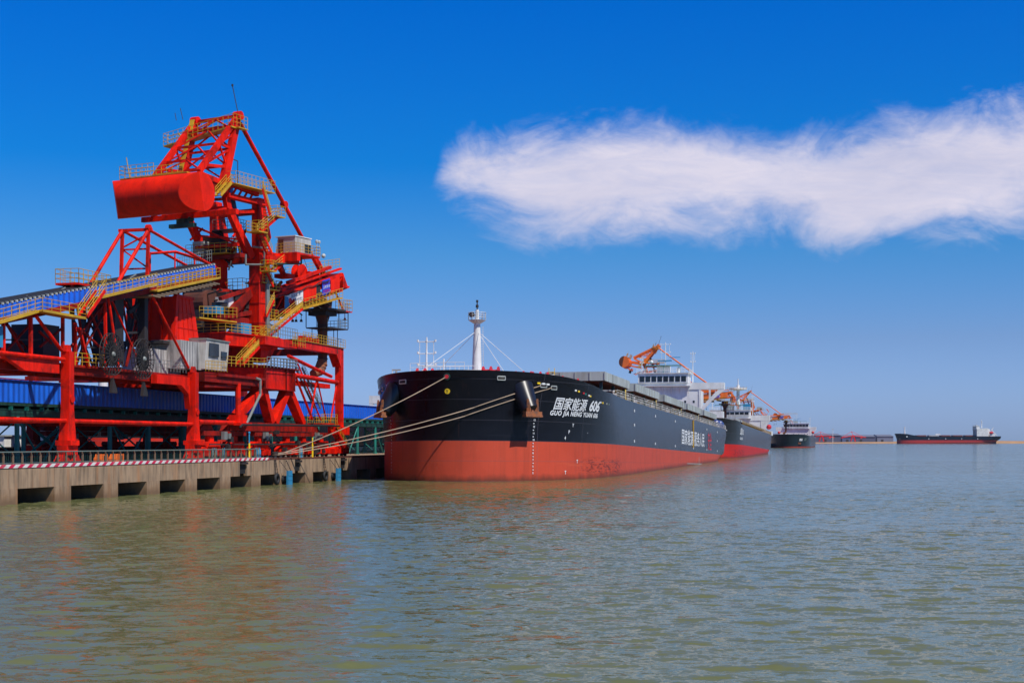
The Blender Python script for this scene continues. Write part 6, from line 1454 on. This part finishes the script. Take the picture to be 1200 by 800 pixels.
# ---- the ship at anchor on the right, broadside
Y4 = 3000.0
H4 = Hull(L=212, zred=7.6, zdk=15.8, zfc=21.5, lfc=32, stern=30, le1=22, rake=5)
x4 = (1051 - 600) / F * Y4
s4 = bulk_carrier('bulk_carrier', 0, 0, 'lone dark green hulled bulk carrier at anchor far out on the right', H4, (.006, .012, .018), (.5, .04, .03), group=None, trim=0, rz=R(-90 - 3), loc=(x4, Y4, 0))
house(s4, H4, 162, 14, 29, 31, 32, 37, 16, 14, holes=False, depth=22)
g = MB(); g.box(-15.6, 15.6, 162, 185, 15.7, 32.5); g.build('house_block', 'white', s4)
g = MB(); g.tube((0, 16, 21), (0, 16, 36), 1.6, 1.0, 12); g.box(-1.6, 1.6, 15, 17, 33, 34); g.build('foremast', 'white', s4)
for y in (50, 75, 100, 125, 150):
    g = MB(); g.box(-10, 10, y - 10, y + 9, 15.7, 18.2); g.build('hatch_cover', 'deckred' if y != 75 else 'lgrey', s4)
g = MB(); g.box(-2, 2, 80, 90, 18, 21); g.build('deck_locker', 'white', s4)
for sd_ in (15.5,):
    g = MB(); g.lathe((14, 192, 23), [(1, -4), (2.4, -3), (2.8, 0), (2.4, 3), (1, 4)], 12, 'y'); g.build('lifeboat', 'letterred', s4); g = MB(); g.box(6, 14, 189, 200, 15.7, 21); g.bar((10, 190, 21), (10, 197, 34), 1.2); g.bar((12, 205, 16), (12, 193, 30), 1.0); g.build('boat_davit', 'white', s4)
g = MB(); g.tube((0, 176, 34), (0, 176, 50), 1.2, .6, 8); g.box(-3, 3, 175, 177, 41, 42); g.box(-3, 3, 175, 177, 45, 46); g.build('radar_mast', 'white', s4)
g = MB(); g.box(15.2, 15.9, 16, 19, 14, 16); 
for y in (62, 97, 130, 163): g.box(16.0, 16.1, y, y + 1.4, 9.5, 11.5)
g.build('tug_mark', 'letter', s4); g = MB(); g.box(-18, -15, 5, 8, 7, 12); g.box(15, 17.4, 1, 4, 8, 12); g.build('anchor', 'dark', s4)

# ================================================================== MOORING ROPES
def rope(name, p, q, label, sag=.6, r=.06):
    """hanging line from p to q (world points); where it meets the bow it lies against the plating"""
    g = MB(); n = 60; pts = []; inv = sh_m.inverted()
    for i in range(n + 1):
        t = i / n; c = p.lerp(q, t); c.z -= sag * 4 * t * (1 - t); l = inv @ c
        if l.y > -3 and i < n and H1.hb(l.y - .12, l.z) > abs(l.x):
            lo, hi = -4.0, l.y
            for _ in range(24):
                m_ = (lo + hi) / 2
                if H1.hb(m_, l.z) > abs(l.x): hi = m_
                else: lo = m_
            l.y = lo - .12; c = sh_m @ l
        pts.append(c - p)
    g.path(pts, r, 7); o = g.build(name, 'rope'); o.location = p; tag(o, label, 'rope', 'mooring ropes from the quay to the bow'); return o
sh_m = Matrix.Translation(sh.location) @ sh.rotation_euler.to_matrix().to_4x4()
bp0 = world(aB, FB - 1.3, DZ + .6); bp1 = world(aB + 1.6, FB - 1.3, DZ + .6)
rope('mooring_rope', bp1, sh_m @ V(-.1, H1.y0(13.2) - .1, 12.95), 'upper mooring rope running to the middle of the bow', .5)
rope('mooring_rope', bp0, sh_m @ H1.pt(1, 5.9, 12.2, .15), 'mooring rope running across the bow to the left hole below the red winches', .75)
rope('mooring_rope', bp0 + V(0, 0, -.12), sh_m @ H1.pt(1, 7.6, 12.0, .15), 'lowest mooring rope reaching farthest right, just before the name', 1.0)

# ================================================================== FAR SHORE
def shed(px0, px1, Y, zt, m, label, roof=True, z0=5):
    x0_, x1_ = (px0 - 600) / F * Y, (px1 - 600) / F * Y; r = root('storage_shed', 0, 0, 0, 0); r.location = ((x0_ + x1_) / 2, Y, z0); tag(r, label, 'shed', 'long storage sheds on the far shore'); w_ = (x1_ - x0_) / 2
    g = MB(); g.box(-w_, w_, 0, 60, -4, zt - z0); g.build('wall', m, r)
    g = MB(); g.prism([(-w_, -2, zt - z0), (-w_, 62, zt - z0), (-w_, 30, zt - z0 + 5)], (2 * w_, 0, 0)); g.build('roof', 'shedroof', r)
    g = MB(); 
    for i in range(int(w_ / 14)): g.box(-w_ + 10 + i * 28, -w_ + 16 + i * 28, -.4, .1, -3, 5)
    g.build('door', 'dark', r)
M['shedroof'] = mat('shed_roof', (.16, .17, .22), .6)
M['shedgrey'] = mat('shed_grey', (.08, .09, .15), .6, dirt=(.09, .10, .14), dirt_amt=.6, scale=.05)
M['shedblue'] = mat('shed_blue', (.08, .12, .24), .6, dirt=(.06, .09, .16), dirt_amt=.6, scale=.05)
M['shedpale'] = mat('shed_pale', (.17, .19, .27), .6, dirt=(.2, .22, .26), dirt_amt=.6, scale=.05)
shed(948, 985, 3560, 20, 'shedgrey', 'dark grey shed on the far shore right behind the third ship')
shed(987, 1001, 3600, 17, 'shedblue', 'short bluish shed between the red stackers on the far shore')
shed(1003, 1026, 3640, 17, 'shedgrey', 'grey shed in the middle of the far shore row')
shed(1028, 1047, 3660, 18, 'shedpale', 'pale grey shed at the right end of the far shore row')
shed(900, 946, 3700, 21, 'shedgrey', 'grey shed mostly hidden behind the third ship')
def stacker(px, Y, lab):
    r = root('stacker', 0, 0, 0, 0); r.location = ((px - 600) / F * Y, Y, 5); tag(r, lab, 'stacker', 'red stackers on the far shore'); r.scale = (.62, .62, .58)
    g = MB(); 
    for s in (-1, 1): g.bar((s * 9, 0, 0), (s * 3, 0, 24), 2); g.bar((s * 9, 12, 0), (s * 3, 12, 24), 2)
    g.box(-5, 5, -2, 14, 22, 25); g.build('portal', 'redflat', r)
    g = MB(); g.bar((-48, 6, 15), (0, 6, 25), 2.2, 2.6); g.bar((0, 6, 25), (52, 6, 17), 2.2, 2.6); g.build('boom', 'redflat', r)
    g = MB(); g.bar((0, 6, 24), (-6, 6, 42), 1.6); g.bar((-6, 6, 42), (-44, 6, 17), 1.2); g.bar((-6, 6, 42), (44, 6, 19), 1.2); g.build('mast', 'redflat', r)
    g = MB(); g.box(30, 36, 3, 9, 13, 17); g.build('counterweight', 'redflat', r)
stacker(963, 3520, 'red stacker left, just right of the third ship'); stacker(1000, 3520, 'red stacker right, above the middle of the far sheds')
for px in (953, 976):
    Yp = 3500; r = root('light_mast', 0, 0, 0, 0); r.location = ((px - 600) / F * Yp, Yp, 5); tag(r, 'tall white light mast on the far shore, ' + ('close to the third ship' if px == 953 else 'standing alone before the sheds'), 'light mast', 'light masts on the far shore')
    g = MB(); g.tube((0, 0, -2), (0, 0, 30 if px > 960 else 22), .7, .4, 8); g.build('pole', 'white', r); g = MB(); g.box(-2, 2, -1, 1, 29 if px > 960 else 21, 30.5 if px > 960 else 22.5); g.build('lamp_head', 'lgrey', r)
# things seen through the gallery at the left
def hut(px, py0, py1, w, b, lab):
    p = D(px, py0, b); q = D(px, py1, b); r = root('site_hut', p.y, b, DZ); tag(r, lab, 'hut', 'white huts behind the gallery columns')
    g = MB(); g.box(-2.4, 0, 0, w, .1, p.z - DZ); g.build('wall', 'white', r); g = MB(); g.box(-2.6, .2, -.2, w + .2, p.z - DZ, p.z - DZ + .15); g.build('roof', 'lgrey', r)
    g = MB(); g.box(-.01, .04, w * .3, w * .3 + .8, .2, 1.9); g.build('door', 'bluepanel', r)
hut(5, 511, 536, 6, -90.5, 'low white hut behind the gallery columns at the left edge'); hut(52, 505, 536, 3, -91, 'taller white hut behind the gallery columns left of the first red leg')
rr_ = root('lifebuoy_stand', D(28, 530, -89).y, -89, DZ); tag(rr_, 'red lifebuoy on a small stand before the white hut', 'lifebuoy')
g = MB(); n = 16; g.path([V(.1, .45 * math.cos(2 * math.pi * i / n), 1.3 + .45 * math.sin(2 * math.pi * i / n)) for i in range(n + 1)], .1, 6); g.build('ring', 'letterred', rr_); g = MB(); g.bar((0, 0, 0), (0, 0, 1.9), .1); g.build('stand', 'grey', rr_)
for j, (px, lab) in enumerate(((416, 'white workboat hull shape farther left, propped on the quay past the columns'), (437, 'white workboat hull shape nearest the big bow, propped on the quay past the columns'))):
    p = D(px, 530, -90); r = root('work_boat', p.y, -90, DZ); tag(r, lab, 'boat', 'small white boats behind the columns')
    g = MB(); g.prism([(0, -4, 1.1), (0, 4.6, 1.1), (0, 3.6, .3), (0, -3.4, .3)], (-1.8, 0, 0)); g.build('hull', 'white', r); g = MB(); g.box(-1.4, -.4, -2.5, -2.2, 0, .3); g.box(-1.4, -.4, 2.2, 2.5, 0, .3); g.build('chock', 'dark', r)
# air
def haze():
    m = bpy.data.materials.new('air'); m.use_nodes = True; nt = m.node_tree; n = nt.nodes
    n.remove(n['Principled BSDF']); v = n.new('ShaderNodeVolumePrincipled'); v.inputs['Color'].default_value = (.62, .74, 1, 1); v.inputs['Density'].default_value = HAZE; v.inputs['Anisotropy'].default_value = .3
    nt.links.new(v.outputs[0], n['Material Output'].inputs['Volume'])
    g = MB(); g.box(-5500, 6400, -650, 4700, -6, 120); o = g.build('haze', m); tag(o, kind='stuff')
HAZE = 2.5e-5
if HAZE: haze()
